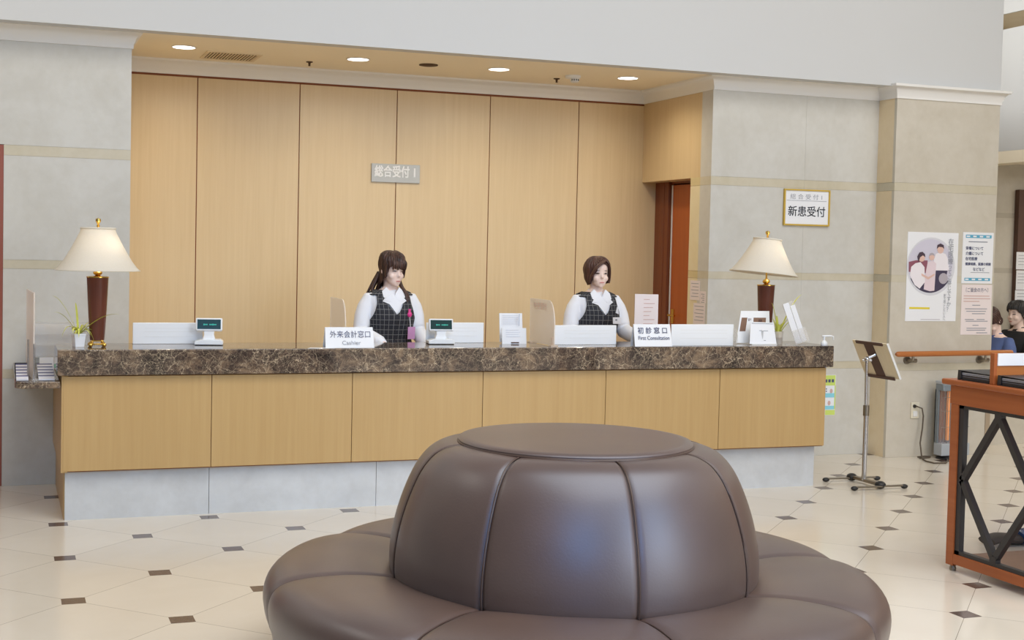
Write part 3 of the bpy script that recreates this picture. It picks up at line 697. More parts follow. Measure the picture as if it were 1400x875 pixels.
m.lathe([(0.001, ZT), (0.036, ZT), (0.046, ZT + 0.068), (0.049, ZT + 0.068), (0.049, ZT + 0.078), (0.043, ZT + 0.078), (0.042, ZT + 0.07), (0.001, ZT + 0.069)], (x, y, 0), 4, 1, 1, k + 0.3)
m.build('pot', M['pot'], pp, bevel=0.004)
rg = random.Random(3); m = MB()
c = (x, y, ZT + 0.066)
main = [(PI * 0.97, 0.15, 0.24, 0.01, 0.0072), (PI * 1.04, 0.14, 0.155, 0.02, 0.0066), (-0.5, 0.25, 0.15, 0.02, 0.0065), (PI * 0.7, 0.03, 0.19, 0.0, 0.005), (PI * 1.1, 0.10, 0.10, 0.11, 0.005), (-0.3, 0.09, 0.07, 0.10, 0.006), (PI * 1.5, 0.06, 0.08, 0.09, 0.005)]
for _ in range(26): main.append((rg.uniform(0, 2 * PI), rg.uniform(0.03, 0.09), rg.uniform(0.04, 0.085), rg.uniform(0.0, 0.06), rg.uniform(0.003, 0.005)))
blades(m, c, main, 0.005); m.build('foliage', M['leaf'], pp, smooth=80)

pg = thing('potted_grass_plant', 'leafy plant in a clear pot behind the leaning brochures at counter right', 'potted plant', (5.13, 7.95, ZT))
x, y = 5.125, 8.02
MB().lathe([(0.001, ZT), (0.032, ZT), (0.038, ZT + 0.09), (0.035, ZT + 0.09), (0.030, ZT + 0.006), (0.001, ZT + 0.006)], (x, y, 0), 24).build('pot', M['glasspot'], pg, smooth=40)
MB().lathe([(0.001, ZT + 0.008), (0.029, ZT + 0.008), (0.033, ZT + 0.045), (0.001, ZT + 0.05)], (x, y, 0), 20).build('soil', M['soil'], pg, smooth=40)
m = MB(); c = (x, y, ZT + 0.05)
main = [(PI * 0.95, 0.055, 0.24, 0.0, 0.005), (0.1, 0.21, 0.30, 0.0, 0.0055), (0.05, 0.17, 0.16, 0.06, 0.004), (0.0, 0.14, 0.20, 0.14, 0.0035), (PI, 0.05, 0.13, 0.0, 0.006), (PI * 0.8, 0.02, 0.16, 0, 0.006), (PI * 1.2, 0.035, 0.15, 0, 0.006)]
for _ in range(16): main.append((rg.uniform(0, 2 * PI), rg.uniform(0.01, 0.05), rg.uniform(0.05, 0.12), rg.uniform(0.0, 0.03), rg.uniform(0.004, 0.006)))
blades(m, c, main, 0.005); m.build('foliage', M['leaf'], pg, smooth=80)

# low white privacy screens
def desk_screen(x0, x1, y, h, label, ends=(0, 0)):
    t_ = thing('desk_screen', label, 'desk screen', ((x0 + x1) / 2, y, ZT), 0, 'low white screens on the counter')
    MB().box(x0, y, ZT, x1, y + 0.008, ZT + h).build('panel', M['white_plastic'], t_, bevel=0.003)
    m = MB()
    for z in (0.045, 0.075, 0.095): m.box(x0 + 0.07, y - 0.001, ZT + z * h / 0.13, x1 - 0.05, y, ZT + (z + 0.0018) * h / 0.13)
    m.build('groove_lines', M['offwhite'], t_)
    MB().box(x0 - 0.001, y - 0.001, ZT, x1 + 0.001, y + 0.035, ZT + 0.004).build('foot', M['acryl'], t_)
    for e, xx in zip(ends, (x0, x1)):
        if e:
            arc = [(-0.0, 0), (-0.05, 0.0), (-0.058, 0.04), (-0.05, 0.08), (-0.03, 0.108), (0, 0.12)]
            MB().prism([(p[0], p[1]) for p in arc], (xx - 0.002, y, ZT), (0, 1, 0), (0, 0, 1), 0.004).build('end_bracket', M['acryl'], t_)
    return t_
desk_screen(0.75, 1.17, 8.24, 0.130, 'low white screen behind the customer display nearest the left lamp')
desk_screen(2.61, 3.01, 8.24, 0.134, 'low white screen behind the customer display beside the woman with pink badge')
desk_screen(3.43, 3.88, 8.03, 0.130, 'low white screen in front of the bob haired woman')
desk_screen(4.215, 4.69, 7.885, 0.146, 'long low white screen beside the First Consultation sign', (0, 1))

def display(x, y, rz, name_label):
    t_ = thing('customer_display', name_label, 'customer display', (x, y, ZT), rz, 'customer displays on the counter')
    L = mw(t_)
    def b(m, nm, mt, par=None, **k):
        m.v = [tuple(L @ Vector(p)) for p in m.v]; return m.build(nm, mt, par or t_, **k)
    m = MB(); m.prism([(-0.085, 0.004), (0.085, 0.004), (0.085, 0.022), (0.07, 0.034), (-0.045, 0.034), (-0.085, 0.022)], (0, 0.06, 0), (1, 0, 0), (0, 0, 1), 0.12); b(m, 'base', M['white_plastic'], bevel=0.003)
    m = MB(); m.box(-0.08, -0.055, 0.0, 0.08, 0.055, 0.005); b(m, 'rubber_foot', M['black_plastic'])
    m = MB(); m.loft([[(px, py, z) for px, py in ((-0.035 * w, -0.025), (0.035 * w, -0.025), (0.035 * w, 0.025), (-0.035 * w, 0.025))] for z, w in ((0.033, 1.1), (0.06, 0.85), (0.10, 0.95))]); b(m, 'stalk', M['white_plastic'], bevel=0.004)
    th = R(-14); ux = Vector((1, 0, 0)); uz = Vector((0, math.sin(-th), math.cos(th))); n = ux.cross(uz); c0 = Vector((0.0, -0.01, 0.123))
    m = MB(); m.obox(c0, ux * 0.080, n * 0.014, uz * 0.040); hd = b(m, 'head', M['white_plastic'], bevel=0.007)
    f = c0 + n * 0.0145
    m = MB(); m.obox(f, ux * 0.070, n * 0.001, uz * 0.030); b(m, 'display_glass', M['screen'], hd)
    m = MB()
    for i in range(9):
        if i in (3,): continue
        hh = 0.0035 if i % 3 else 0.005
        m.obox(f + n * 0.0014 + ux * (-0.030 + i * 0.0088) + uz * (-0.002), ux * 0.0034, n * 0.0002, uz * hh)
    b(m, 'digits', M['led'], hd)
    return t_
display(1.197, 8.17, R(-10), 'white customer display with dark green screen near the left lamp')
display(2.682, 8.16, R(-8), 'white customer display with dark green screen beside the pink badged woman')

# tall side partitions standing across the counter
def side_board(x, yb, yf, zt, name, label, text=None):
    t_ = thing(name, label, 'partition', (x, (yb + yf) / 2, ZT), 0, 'tall curved partitions on the counter')
    poly = [(yf, ZT + 0.004), (yb, ZT + 0.004), (yb, zt)]
    for i in range(11):
        a = PI / 2 * i / 10; poly.append((yf + 0.10 * (1 - math.sin(a)), zt - 0.17 * (1 - math.cos(a)) - 0.002))
    MB().prism(poly, (x, 0, 0), (0, 1, 0), (0, 0, 1), 0.008).build('board', M['frostpink'], t_, bevel=0.002)
    m = MB(); m.box(x - 0.02, yf + 0.0, ZT, x + 0.03, yf + 0.05, ZT + 0.008); m.box(x - 0.02, yb - 0.06, ZT, x + 0.03, yb - 0.02, ZT + 0.008); m.box(x - 0.004, yf + 0.02, ZT + 0.004, x + 0.012, yf + 0.04, ZT + 0.06); m.build('clamp', M['frost'], t_)
    if text: txt(text, 0.050, (x, (yb + yf) / 2 + 0.03, zt - 0.05), M['inkbrown'], t_, right=(0, -1, 0), xs=1.15)
    return t_
side_board(1.985, 8.31, 7.915, 1.285, 'side_partition', 'tall pale partition with curved corner left of the pink badged woman')
side_board(3.365, 8.31, 7.885, 1.29, 'side_partition', 'tall pinkish partition with lettering along its top beside the brochure stand', '中央受付')

# sign tents
def tent(x0, x1, y, h, label, lines, name='counter_sign'):
    t_ = thing(name, label, 'sign', ((x0 + x1) / 2, y, ZT), 0, None)
    dp = 0.035; uz = Vector((0, dp, h)).normalized(); sl = math.hypot(dp, h)
    MB().prism([(x0, 0), (x1, 0), (x1 - 0.004, sl), (x0 + 0.002, sl)], (0, y, ZT + 0.001), (1, 0, 0), uz, -0.003).build('front_face', M['paper'], t_)
    MB().prism([(x0, 0), (x1, 0), (x1 - 0.004, sl), (x0 + 0.002, sl)], (0, y + 2 * dp + 0.004, ZT + 0.001), (1, 0, 0), Vector((0, -dp, h)).normalized(), -0.003).build('rear_face', M['paper'], t_)
    for s_, sz, fx, fz, mt, xs, bd in lines:
        p = Vector((x0 + (x1 - x0) * fx, y, ZT)) + uz * (sl * fz); txt(s_, sz, p, mt, t_, up=uz, xs=xs, off=0.003, bold=bd)
    return t_
tent(1.848, 2.152, 7.838, 0.124, 'white tent sign lettered Cashier at left of the counter', [('外来会計窓口', 0.047, 0.52, 0.64, M['ink'], 0.92, 0.0), ('Cashier', 0.036, 0.53, 0.25, M['inkgrey'], 1.05, 0)])
tag(MB().prism([(0, 0), (0.17, 0.0), (0.17, 0.06), (0.03, 0.05)], (1.735, 7.832, ZT + 0.0003), (1, 0, 0), (0, 1, 0), 0.001).build('paper_slip', M['paper']), 'white paper slip lying at the left foot of the Cashier sign', 'paper')
tent(3.925, 4.20, 7.838, 0.145, 'white tent sign lettered First Consultation at right of the counter', [('初 診 窓 口', 0.046, 0.50, 0.70, M['ink'], 1.0, 0.0010), ('First Consultation', 0.037, 0.52, 0.38, M['ink'], 0.86, 0.0004)])

# brochure stand
b_ = thing('brochure_stand', 'white two tier leaflet stand in the middle of the counter', 'leaflet stand', (3.19, 8.16, ZT))
MB().box(3.108, 8.17, ZT, 3.270, 8.176, ZT + 0.035).build('base', M['acryl'], b_)
MB().prism([(3.108, 0.01), (3.270, 0.01), (3.270, 0.20), (3.108, 0.20)], (0, 8.19, ZT), (1, 0, 0), Vector((0, 0.12, 1)).normalized(), -0.006).build('rear_leaflet', M['paper'], b_)
f_ = MB().prism([(3.103, 0.0), (3.275, 0.0), (3.275, 0.105), (3.103, 0.105)], (0, 8.135, ZT), (1, 0, 0), Vector((0, 0.12, 1)).normalized(), -0.006).build('front_leaflet', M['paper'], b_)
m = MB()
for k in range(5): m.box(3.125, 8.1795 + 0.012 * (0.185 - k * 0.014) / 0.1, ZT + 0.183 - k * 0.014, 3.235, 8.1805 + 0.012 * (0.185 - k * 0.014) / 0.1, ZT + 0.185 - k * 0.014)
m.box(3.239, 8.188, ZT + 0.115, 3.243, 8.192, ZT + 0.195)
m.build('print', M['inkblue'], b_)
m = MB()
for k in range(4): m.box(3.13, 8.1322 + 0.12 * (0.09 - k * 0.014), ZT + 0.09 - k * 0.014, 3.22 + 0.01 * (k % 2), 8.1335 + 0.12 * (0.09 - k * 0.014), ZT + 0.0915 - k * 0.014)
m.build('print', M['inkblue'], f_)
m = MB(); m.box(3.165, 8.131, ZT + 0.005, 3.22, 8.134, ZT + 0.012); m.build('red_mark', M['darkbrown'], f_)

# pinkish notice in an upright stand
n_ = thing('upright_notice', 'pale pink printed notice in an upright stand left of the door', 'notice', (4.21, 8.25, ZT))
MB().prism([(4.122, 0.0), (4.304, 0.0), (4.302, 0.332), (4.122, 0.334)], (0, 8.255, ZT), (1, 0, 0), (0, 0, 1), 0.004).build('sheet', M['pinkpaper'], n_)
m = MB()
for k in range(9): m.box(4.19, 8.2495, ZT + 0.295 - k * 0.028, 4.235 + 0.04 * ((k * 3) % 4) / 3, 8.2505, ZT + 0.299 - k * 0.028)
m.build('print', M['inkbrown'], n_)
MB().box(4.118, 8.23, ZT, 4.308, 8.29, ZT + 0.004).build('base', M['acryl'], n_)

# card stand and small framed holder by the right lamp
k_ = thing('card_stand', 'white printed card leaning on its stand below the right lamp', 'card', (4.985, 7.98, ZT))
uz = Vector((0.06, 0.32, 1)).normalized(); ux = Vector((1, 0, -0.03)).normalized()
MB().prism([(0, 0), (0.216, 0), (0.206, 0.158), (0.022, 0.158)], (4.872, 7.972, ZT + 0.006), ux, uz, -0.003).build('card', M['paper'], k_)
m = MB()
for xa, xb, z in ((0.03, 0.20, 0.146), (0.085, 0.155, 0.095), (0.115, 0.13, 0.025)): m.prism([(xa, z), (xb, z), (xb, z + 0.004), (xa, z + 0.004)], Vector((4.872, 7.972, ZT + 0.006)) + ux.cross(uz) * 0.0008, ux, uz, 0.0004)
m.build('print', M['inkgrey'], k_)
m = MB(); m.bar((4.98, 8.0, ZT + 0.10), (4.98, 8.02, ZT + 0.010), 0.06, 0.003, (1, 0, 0)); m.box(4.88, 7.955, ZT, 5.08, 7.975, ZT + 0.006); m.build('easel', M['offwhite'], k_)
w_ = thing('window_frame_holder', 'white tilted holder with two dark windows in front of right lamp', 'photo holder', (5.0, 8.08, ZT))
uz = Vector((0.22, 0.30, 1)).normalized(); ux = Vector((1, 0, 0)); o0 = Vector((4.82, 8.062, ZT + 0.006))
m = MB(); m.prism([(0, 0), (0.27, 0), (0.25, 0.235), (0.02, 0.235)], o0, ux, uz, -0.006); m.build('holder', M['white_plastic'], w_)
nn = ux.cross(uz)
m = MB(); m.prism([(0.018, 0.085), (0.065, 0.085), (0.075, 0.185), (0.03, 0.185)], o0 + nn * 0.001, ux, uz, 0.0006); m.prism([(0.125, 0.145), (0.225, 0.145), (0.225, 0.185), (0.125, 0.185)], o0 + nn * 0.001, ux, uz, 0.0006); m.build('dark_windows', M['brown_board'], w_)
m = MB(); m.prism([(0.165, 0.148), (0.195, 0.148), (0.195, 0.172), (0.165, 0.172)], o0 + nn * 0.002, ux, uz, 0.0006); m.prism([(0.085, 0.16), (0.092, 0.16), (0.092, 0.18), (0.085, 0.18)], o0 + nn * 0.001, ux, uz, 0.0006); m.prism([(0.1, 0.165), (0.105, 0.165), (0.105, 0.18), (0.1, 0.18)], o0 + nn * 0.001, ux, uz, 0.0006); m.build('markings', M['darkbrown'], w_)

# clear leaning brochure holder at right, pump bottle, leaflet at the counter end
a_ = thing('leaflet_holder', 'clear leaning holder of pale leaflets beside the plant at counter right', 'leaflet holder', (5.2, 7.95, ZT))
uz = Vector((-0.36, 0.10, 1)).normalized(); ux = Vector((0.94, -0.30, 0)).normalized(); ux = (ux - uz * ux.dot(uz)).normalized()
o0 = Vector((5.21, 7.925, ZT + 0.002))
MB().prism([(0, 0), (0.085, 0), (0.085, 0.30), (0, 0.30)], o0, ux, uz, -0.003).build('back_plate', M['acryl'], a_)
MB().prism([(0.004, 0.006), (0.045, 0.006), (0.045, 0.298), (0.004, 0.298)], o0 + ux.cross(uz) * 0.006, ux, uz, -0.004).build('leaflet', M['paper'], a_)
MB().prism([(0.049, 0.006), (0.082, 0.006), (0.082, 0.27), (0.049, 0.27)], o0 + ux.cross(uz) * 0.008, ux, uz, -0.004).build('leaflet', M['paper'], a_)
MB().prism([(0, 0), (0.10, 0), (0.10, 0.10), (0, 0.10)], o0 + ux.cross(uz) * 0.018, ux, uz, -0.003).build('front_pocket', M['acryl'], a_)
MB().prism([(-0.02, 0), (0.12, 0), (0.12, 0.05), (-0.02, 0.05)], (5.17, 7.92, ZT + 0.0005), (1, 0, 0), (0, 1, 0), 0.003).build('foot', M['acryl'], a_)
pb = thing('pump_bottle', 'white hand sanitizer pump bottle at the far right end of counter', 'pump bottle', (5.425, 7.90, ZT))
x, y = 5.425, 7.90
MB().lathe([(0.001, ZT), (0.024, ZT), (0.026, ZT + 0.006), (0.024, ZT + 0.02), (0.010, ZT + 0.034), (0.001, ZT + 0.035)], (x, y, 0), 24, 1, 0.8).build('bottle', M['white_plastic'], pb, smooth=40)
m = MB(); m.cyl((x, y, ZT + 0.034), (x, y, ZT + 0.062), 0.007, 12); m.tube([(x - 0.018, y, ZT + 0.064), (x + 0.05, y - 0.01, ZT + 0.066), (x + 0.066, y - 0.012, ZT + 0.06), (x + 0.068, y - 0.012, ZT + 0.038)], [0.006, 0.006, 0.006, 0.004], 10)
m.build('pump_head', M['white_plastic'], pb, smooth=50)
lf = thing('hanging_leaflet', 'lime and blue printed leaflet hanging at right end of the counter', 'leaflet', (5.515, 7.97, 0.49))
MB().box(5.452, 7.97, 0.488, 5.582, 7.973, 0.775).build('sheet', M['paper'], lf)
m = MB(); m.box(5.453, 7.9685, 0.70, 5.578, 7.9695, 0.772); m.box(5.50, 7.9685, 0.49, 5.58, 7.9695, 0.525); m.box(5.573, 7.9684, 0.53, 5.581, 7.9694, 0.70); m.build('lime_panel', M['lime'], lf)
m = MB()
for z0, z1 in ((0.615, 0.645), (0.53, 0.555)): m.box(5.453, 7.968, z0, 5.572, 7.969, z1)
m.build('blue_bands', M['cyan'], lf)
m = MB()
for k in range(4): m.box(5.462 + k * 0.028, 7.9675, 0.722, 5.462 + k * 0.028 + 0.019, 7.9685, 0.744)
m.box(5.50, 7.9675, 0.672, 5.508, 7.9685, 0.68); m.box(5.50, 7.9675, 0.655, 5.508, 7.9685, 0.663); m.build('lettering', M['ink'], lf)
m = MB()
for xx, z in ((5.47, 0.655), (5.545, 0.66), (5.48, 0.585), (5.53, 0.575)): m.prism([(xx + 0.012 * math.cos(2 * PI * i / 10), z + 0.017 * math.sin(2 * PI * i / 10)) for i in range(10)], (0, 7.969, 0), (1, 0, 0), (0, 0, 1), 0.0006)
m.build('pictures', M['inkbrown'], lf)
MB().box(5.462, 7.962, 0.765, 5.492, 7.98, 0.843).build('blue_clip', plain('blue_clip', (92, 122, 196), 0.5), lf, bevel=0.003)
MB().cyl((5.44, 7.955, 0.64), (5.478, 7.955, 0.49), 0.006, 10).build('hanging_pen', M['darkbrown'], lf, smooth=40)

# ------------------------------------------------------------------ left shelf things
ZS = 0.808
pa = thing('tall_partition', 'tall frosted beige partition board standing on the small marble shelf', 'partition', (0.165, 8.2, ZS))
MB().prism([(7.935, ZS + 0.004), (8.47, ZS + 0.004), (8.47, 1.312), (7.935, 1.31)], (0.609, 0, 0), (-0.055, 1, 0), (0, 0, 1), 0.008).build('board', M['frostgrey'], pa, bevel=0.002)
m = MB()
for k, yy in enumerate((7.93, 8.02)):
    xx = 0.182 - 0.004 - k * 0.03
    m.cyl((xx, yy, ZS), (xx, yy, ZS + 0.21 + k * 0.02), 0.006, 10)
m.build('support_post', M['chrome'], pa, smooth=40)
MB().box(0.165, 7.90, ZS, 0.205, 7.95, ZS + 0.012).build('foot', M['acryl'], pa, bevel=0.003)
# rows of booklets on the shelf
M['bookcover'] = plain('booklet_cover', (226, 226, 234), 0.5, var=0.04)
M['bookstripe'] = plain('booklet_stripe', (84, 88, 130), 0.5)
tr = thing('booklet_tray', 'clear stepped tray holding booklets on the small marble shelf', 'tray', (0.19, 8.1, ZS))
steps = []
for k in range(5):
    y0 = 7.915 + k * 0.092; z0 = ZS + k * 0.0085; steps.append((y0, z0))
    MB().box(0.085, y0, ZS, 0.150, y0 + 0.09, z0 + 0.003).build('left_step', M['acryl'], tr); MB().box(0.200, y0, ZS, 0.292, y0 + 0.09, z0 + 0.003).build('right_step', M['acryl'], tr)
names = ['front row', 'second row', 'third row', 'fourth row', 'back row']
for (y0, z0), nm in zip(steps, names):
    for side, (xa, xb) in enumerate(((0.083, 0.148), (0.203, 0.290))):
        sl = R(8); ux = Vector((1, 0, 0)); uy = Vector((0, math.cos(sl), math.sin(sl)))
        tl = thing('booklet_stack', 'booklets in the %s on the marble shelf, %s of the partition' % (nm, 'right' if side else 'left'), 'booklets', ((xa + xb) / 2, y0, z0), 0, 'booklets on the marble shelf')
        MB().prism([(xa, 0), (xb, 0), (xb, 0.086), (xa, 0.086)], (0, y0 - 0.004, z0 + 0.0035), ux, uy, 0.0085).build('booklets', M['bookcover'], tl)
        MB().prism([(xa, 0.066), (xb, 0.066), (xb, 0.086), (xa, 0.086)], Vector((0, y0 - 0.004, z0 + 0.0035)) + ux.cross(uy) * 0.0086, ux, uy, 0.0016).build('cover_stripe', M['bookstripe'], tl)
tag(MB().box(0.078, 8.40, ZS, 0.160, 8.412, ZS + 0.062).build('dark_tray_edge', M['black_plastic'], bevel=0.002), 'black tray bar behind the left booklets on the marble shelf', 'tray')
# acrylic brochure rack against the wall
rk = thing('brochure_rack', 'clear three tier acrylic brochure rack on the stone wall behind the spider plant', 'brochure rack', (0.4, 9.08, 0.85))
MB().box(0.19, 9.12, 0.85, 0.62, 9.127, 1.075).build('back_plate', M['acryl'], rk)
for k in range(3):
    m = MB(); z = 0.853 + k * 0.07; y = 9.03 + k * 0.025
    m.prism([(0.19, 0), (0.62, 0), (0.62, 0.07), (0.19, 0.07)], (0, y, z), (1, 0, 0), Vector((0, 0.2, 1)).normalized(), -0.003); m.box(0.19, y, z - 0.003, 0.62, 9.118, z)
    m.build('tier', M['acryl'], rk)
m = MB(); m.box(0.187, 9.03, 0.85, 0.191, 9.127, 1.07); m.box(0.62, 9.03, 0.85, 0.624, 9.127, 1.07); m.build('side_plate', M['acryl'], rk)
tag(MB().prism([(0.225, 0), (0.31, 0), (0.31, 0.075), (0.225, 0.075)], (0, 8.62, ZS + 0.001), (1, 0, 0), Vector((0, 0.15, 1)).normalized(), -0.004).build('green_printed_card', M['paper']), 'white card with green print standing on the shelf before the rack', 'card')
g_ = bpy.data.objects['green_printed_card']
MB().prism([(0.25, 0.008), (0.305, 0.008), (0.295, 0.03), (0.27, 0.035)], (0, 8.619, ZS + 0.002), (1, 0, 0), Vector((0, 0.15, 1)).normalized(), 0.0006).build('green_print', plain('green_print', (140, 200, 170), 0.6), g_)

# ------------------------------------------------------------------ round sofa
SCX, SCY = 2.02, 4.51
so = thing('round_sofa', 'round brown leather sofa with a raised central backrest', 'sofa', (SCX, SCY, 0))
def catmull(P, n):
    out = []
    for i in range(len(P) - 1):
        p0, p1, p2, p3 = P[max(i - 1, 0)], P[i], P[i + 1], P[min(i + 2, len(P) - 1)]
        for k in range(n):
            t_ = k / n
            out.append(tuple(0.5 * (2 * b + (c - a) * t_ + (2 * a - 5 * b + 4 * c - d) * t_ ** 2 + (3 * b - a - 3 * c + d) * t_ ** 3) for a, b, c, d in zip(p0, p1, p2, p3)))
    out.append(tuple(P[-1])); return out
def wedge(a0, a1, prof, bulge, na=36, groove=0.008):
    # prof: list of (r, z); bulge along profile normal, weighted by a window along the profile
    m = MB(); rings = []; L = len(prof)
    for i, (r, z) in enumerate(prof):
        p, q = prof[max(i - 1, 0)], prof[min(i + 1, L - 1)]
        tr, tz = q[0] - p[0], q[1] - p[1]; k = math.hypot(tr, tz) or 1; nr, nz = tz / k, -tr / k
        wgt = math.sin(PI * min(1, max(0, i / (L - 1)))) ** 0.5
        ring = []
        for j in range(na + 1):
            s = 2 * j / na - 1; a = a0 + (a1 - a0) * j / na
            off = bulge * wgt * (1 - abs(s) ** 3.2) - groove * max(0, (abs(s) - 0.95) / 0.05) ** 2
            rr, zz = r + nr * off, z + nz * off
            ring.append(Vector((SCX + rr * math.cos(a), SCY + rr * math.sin(a), zz)))
        rings.append(ring)
    m.loft(rings, cap=False, close=False); return m
backp = catmull([(0.60, 0.36), (0.668, 0.40), (0.680, 0.46), (0.674, 0.54), (0.655, 0.63), (0.625, 0.72), (0.588, 0.80), (0.545, 0.855), (0.50, 0.882), (0.455, 0.893), (0.40, 0.893)], 4)
seatp = catmull([(1.09, 0.20), (1.118, 0.25), (1.128, 0.30), (1.128, 0.345), (1.112, 0.385), (1.075, 0.412), (1.0, 0.428), (0.88, 0.434), (0.76, 0.428), (0.62, 0.405)], 4)
for k in range(8):
    a0 = R(-5 + 45 * k); a1 = a0 + R(45)
    wedge(a0, a1, backp, 0.007).build('backrest_panel', M['leather'], so, smooth=70)
for k in range(8):
    a0 = R(-5 + 45 * k); a1 = a0 + R(45)
    wedge(a0, a1, seatp, 0.022).build('seat_cushion', M['leather'], so, smooth=70)
for k in range(8):
    a = R(-5 + 45 * k)
    MB().tube([(SCX + r * math.cos(a), SCY + r * math.sin(a), z) for r, z in backp[2:]], 0.0034, 6).build('backrest_piping', M['piping'], so, smooth=60)
for k in range(8):
    a = R(-5 + 45 * k)
    MB().tube([(SCX + (r - .003) * math.cos(a), SCY + (r - .003) * math.sin(a), z - 0.004) for r, z in seatp[6:-2]], 0.003, 6).build('seat_piping', M['piping'], so, smooth=60)
m = MB(); m.lathe([(0.001, 0.898), (0.40, 0.896), (0.428, 0.893), (0.437, 0.899), (0.437, 0.906), (0.430, 0.913), (0.40, 0.916), (0.20, 0.918), (0.001, 0.918)], (SCX, SCY, 0), 96)
m.build('top_disc', M['leather'], so, smooth=40)
MB().tube([(SCX + 0.436 * math.cos(2 * PI * i / 96), SCY + 0.436 * math.sin(2 * PI * i / 96), 0.896) for i in range(97)], 0.006, 8).build('disc_piping', M['piping'], so, smooth=60)
MB().lathe([(1.10, 0.235), (1.112, 0.225), (1.10, 0.15), (1.085, 0.06), (1.06, 0.05), (0.6, 0.05)], (SCX, SCY, 0), 96).build('skirt', M['leather'], so, smooth=50)
MB().lathe([(0.001, 0.0), (1.0, 0.0), (1.0, 0.055), (0.001, 0.055)], (SCX, SCY, 0), 64).build('base', M['darkbrown'], so, smooth=40)
MB().tube([(SCX + 1.118 * math.cos(2 * PI * i / 128), SCY + 1.118 * math.sin(2 * PI * i / 128), 0.252) for i in range(129)], 0.005, 8).build('lower_piping', M['piping'], so, smooth=60)

# ------------------------------------------------------------------ tray stand on the floor before the pillar
st = thing('tray_stand', 'chrome floor stand with tilted pale tray board beside the counter', 'stand', (5.785, 7.88, 0))
px, py = 5.78, 7.88
m = MB()
m.bar((5.571, 8.035, 0.022), (5.985, 8.005, 0.022), 0.022, 0.012); m.bar((5.559, 7.68, 0.022), (5.965, 7.67, 0.022), 0.022, 0.012); m.bar((5.79, 8.07, 0.03), (5.782, 7.70, 0.03), 0.035, 0.022)
m.build('foot_frame', M['steel'], st, bevel=0.003)
for c, s in (((5.571, 8.035), 1), ((5.985, 8.005), 1), ((5.559, 7.68), 1), ((5.965, 7.67), 1)):
    MB().ball((c[0], c[1], 0.0155), 0.025, 16, 8, 1.1, 0.8, 0.62).build('foot_cap', M['black_plastic'], st, smooth=60)
for y in (8.03, 7.70):
    MB().ball((5.786, y, 0.028), 0.036, 18, 8, 1.05, 1.1, 0.75).build('joint_cover', M['black_plastic'], st, smooth=60)
m = MB(); m.cyl((px, py, 0.03), (px, py, 0.53), 0.0165, 16); m.build('lower_pole', M['chrome'], st, smooth=40)
m = MB(); m.cyl((px - 0.003, py, 0.52), (px - 0.010, py, 0.885), 0.0115, 16); m.build('upper_pole', M['chrome'], st, smooth=40)
m = MB(); m.cyl((px, py, 0.49), (px, py, 0.565), 0.0215, 18); m.build('collar', M['steel'], st, smooth=40)
lo_, hi_ = Vector((5.905, 7.88, 0.765)), Vector((5.785, 7.88, 1.015)); uz = (hi_ - lo_).normalized(); ux = Vector((0, -1, 0)); nn = ux.cross(uz); hgt = (hi_ - lo_).length
td = MB().prism([(-0.2, 0), (0.2, 0), (0.2, hgt), (-0.2, hgt)], lo_, ux, uz, -0.010).build('tray_board', M['pale_board'], st, bevel=0.002)
MB().prism([(0.199, 0), (0.204, 0), (0.204, hgt), (0.199, hgt)], lo_ - nn * 0.012, ux, uz, 0.016).build('white_edge', M['offwhite'], td)
for a, b in ((-0.01, 0.012), (hgt - 0.018, hgt + 0.004)): MB().prism([(-0.15, a), (0.15, a), (0.15, b), (-0.15, b)], lo_ + nn * 0.001, ux, uz, 0.008).build('clip_bar', M['darkbrown'], st)
MB().prism([(-0.05, 0.0), (0.05, 0.0), (0.03, hgt), (-0.07, hgt)], lo_ + nn * 0.001, ux, uz, 0.004).build('brown_strip', M['darkbrown'], st)
m = MB(); m.tube([(px - 0.01, py, 0.87), (px - 0.005, py, 0.895), (px + 0.03, py - 0.01, 0.915), (px + 0.055, py - 0.02, 0.93)], [0.013, 0.016, 0.013, 0.016], 12); m.ball((px - 0.008, py, 0.892), 0.02); m.cyl((px - 0.03, py + 0.02, 0.885), (px + 0.02, py - 0.02, 0.885), 0.01, 10)
m.build('swivel_head', M['chrome'], st, smooth=50)

# ------------------------------------------------------------------ writing desk at right
TX, TY0, TY1, TXE = 4.640, 5.60, 4.93, 6.35
wd = thing('writing_desk', 'double sided cherry wood writing desk with black lattice end frame', 'desk', (5.5, 5.26, 0))
m = MB(); m.box(TX - 0.03, TY1 - 0.03, 0.962, TXE, TY0 + 0.06, 0.992); m.build('desk_top', M['orange_wood'], wd, bevel=0.008)
m = MB(); m.box(TX - 0.012, TY1, 0.865, TX + 0.04, TY0, 0.962); m.build('end_apron', M['orange_wood'], wd, bevel=0.002)
m = MB(); m.box(TX, TY0 - 0.012, 0.865, TXE - 0.02, TY0 + 0.02, 0.962); m.box(TX, TY1 - 0.02, 0.865, TXE - 0.02, TY1 + 0.012, 0.962); m.build('side_apron', M['orange_wood'], wd)
for yy in (TY0 - 0.055, TY1 + 0.0):
    MB().box(TX - 0.012, yy, 0.03, TX + 0.04, yy + 0.055, 0.865).build('leg', M['orange_wood'], wd, bevel=0.003)
    MB().box(TXE - 0.08, yy, 0.03, TXE - 0.03, yy + 0.055, 0.865).build('leg', M['orange_wood'], wd, bevel=0.003)
m = MB(); m.box(TX - 0.012, TY1 + 0.055, 0.04, TX + 0.04, TY0 - 0.055, 0.092); m.build('bottom_rail', M['orange_wood'], wd, bevel=0.003)
for yy in (TY0 - 0.028, TY1 + 0.028):
    for xx in (TX + 0.014, TXE - 0.055): MB().lathe([(0.001, 0), (0.016, 0), (0.018, 0.012), (0.012, 0.031), (0.001, 0.031)], (xx, yy, 0), 14).build('glide', M['steel'], wd, smooth=40)
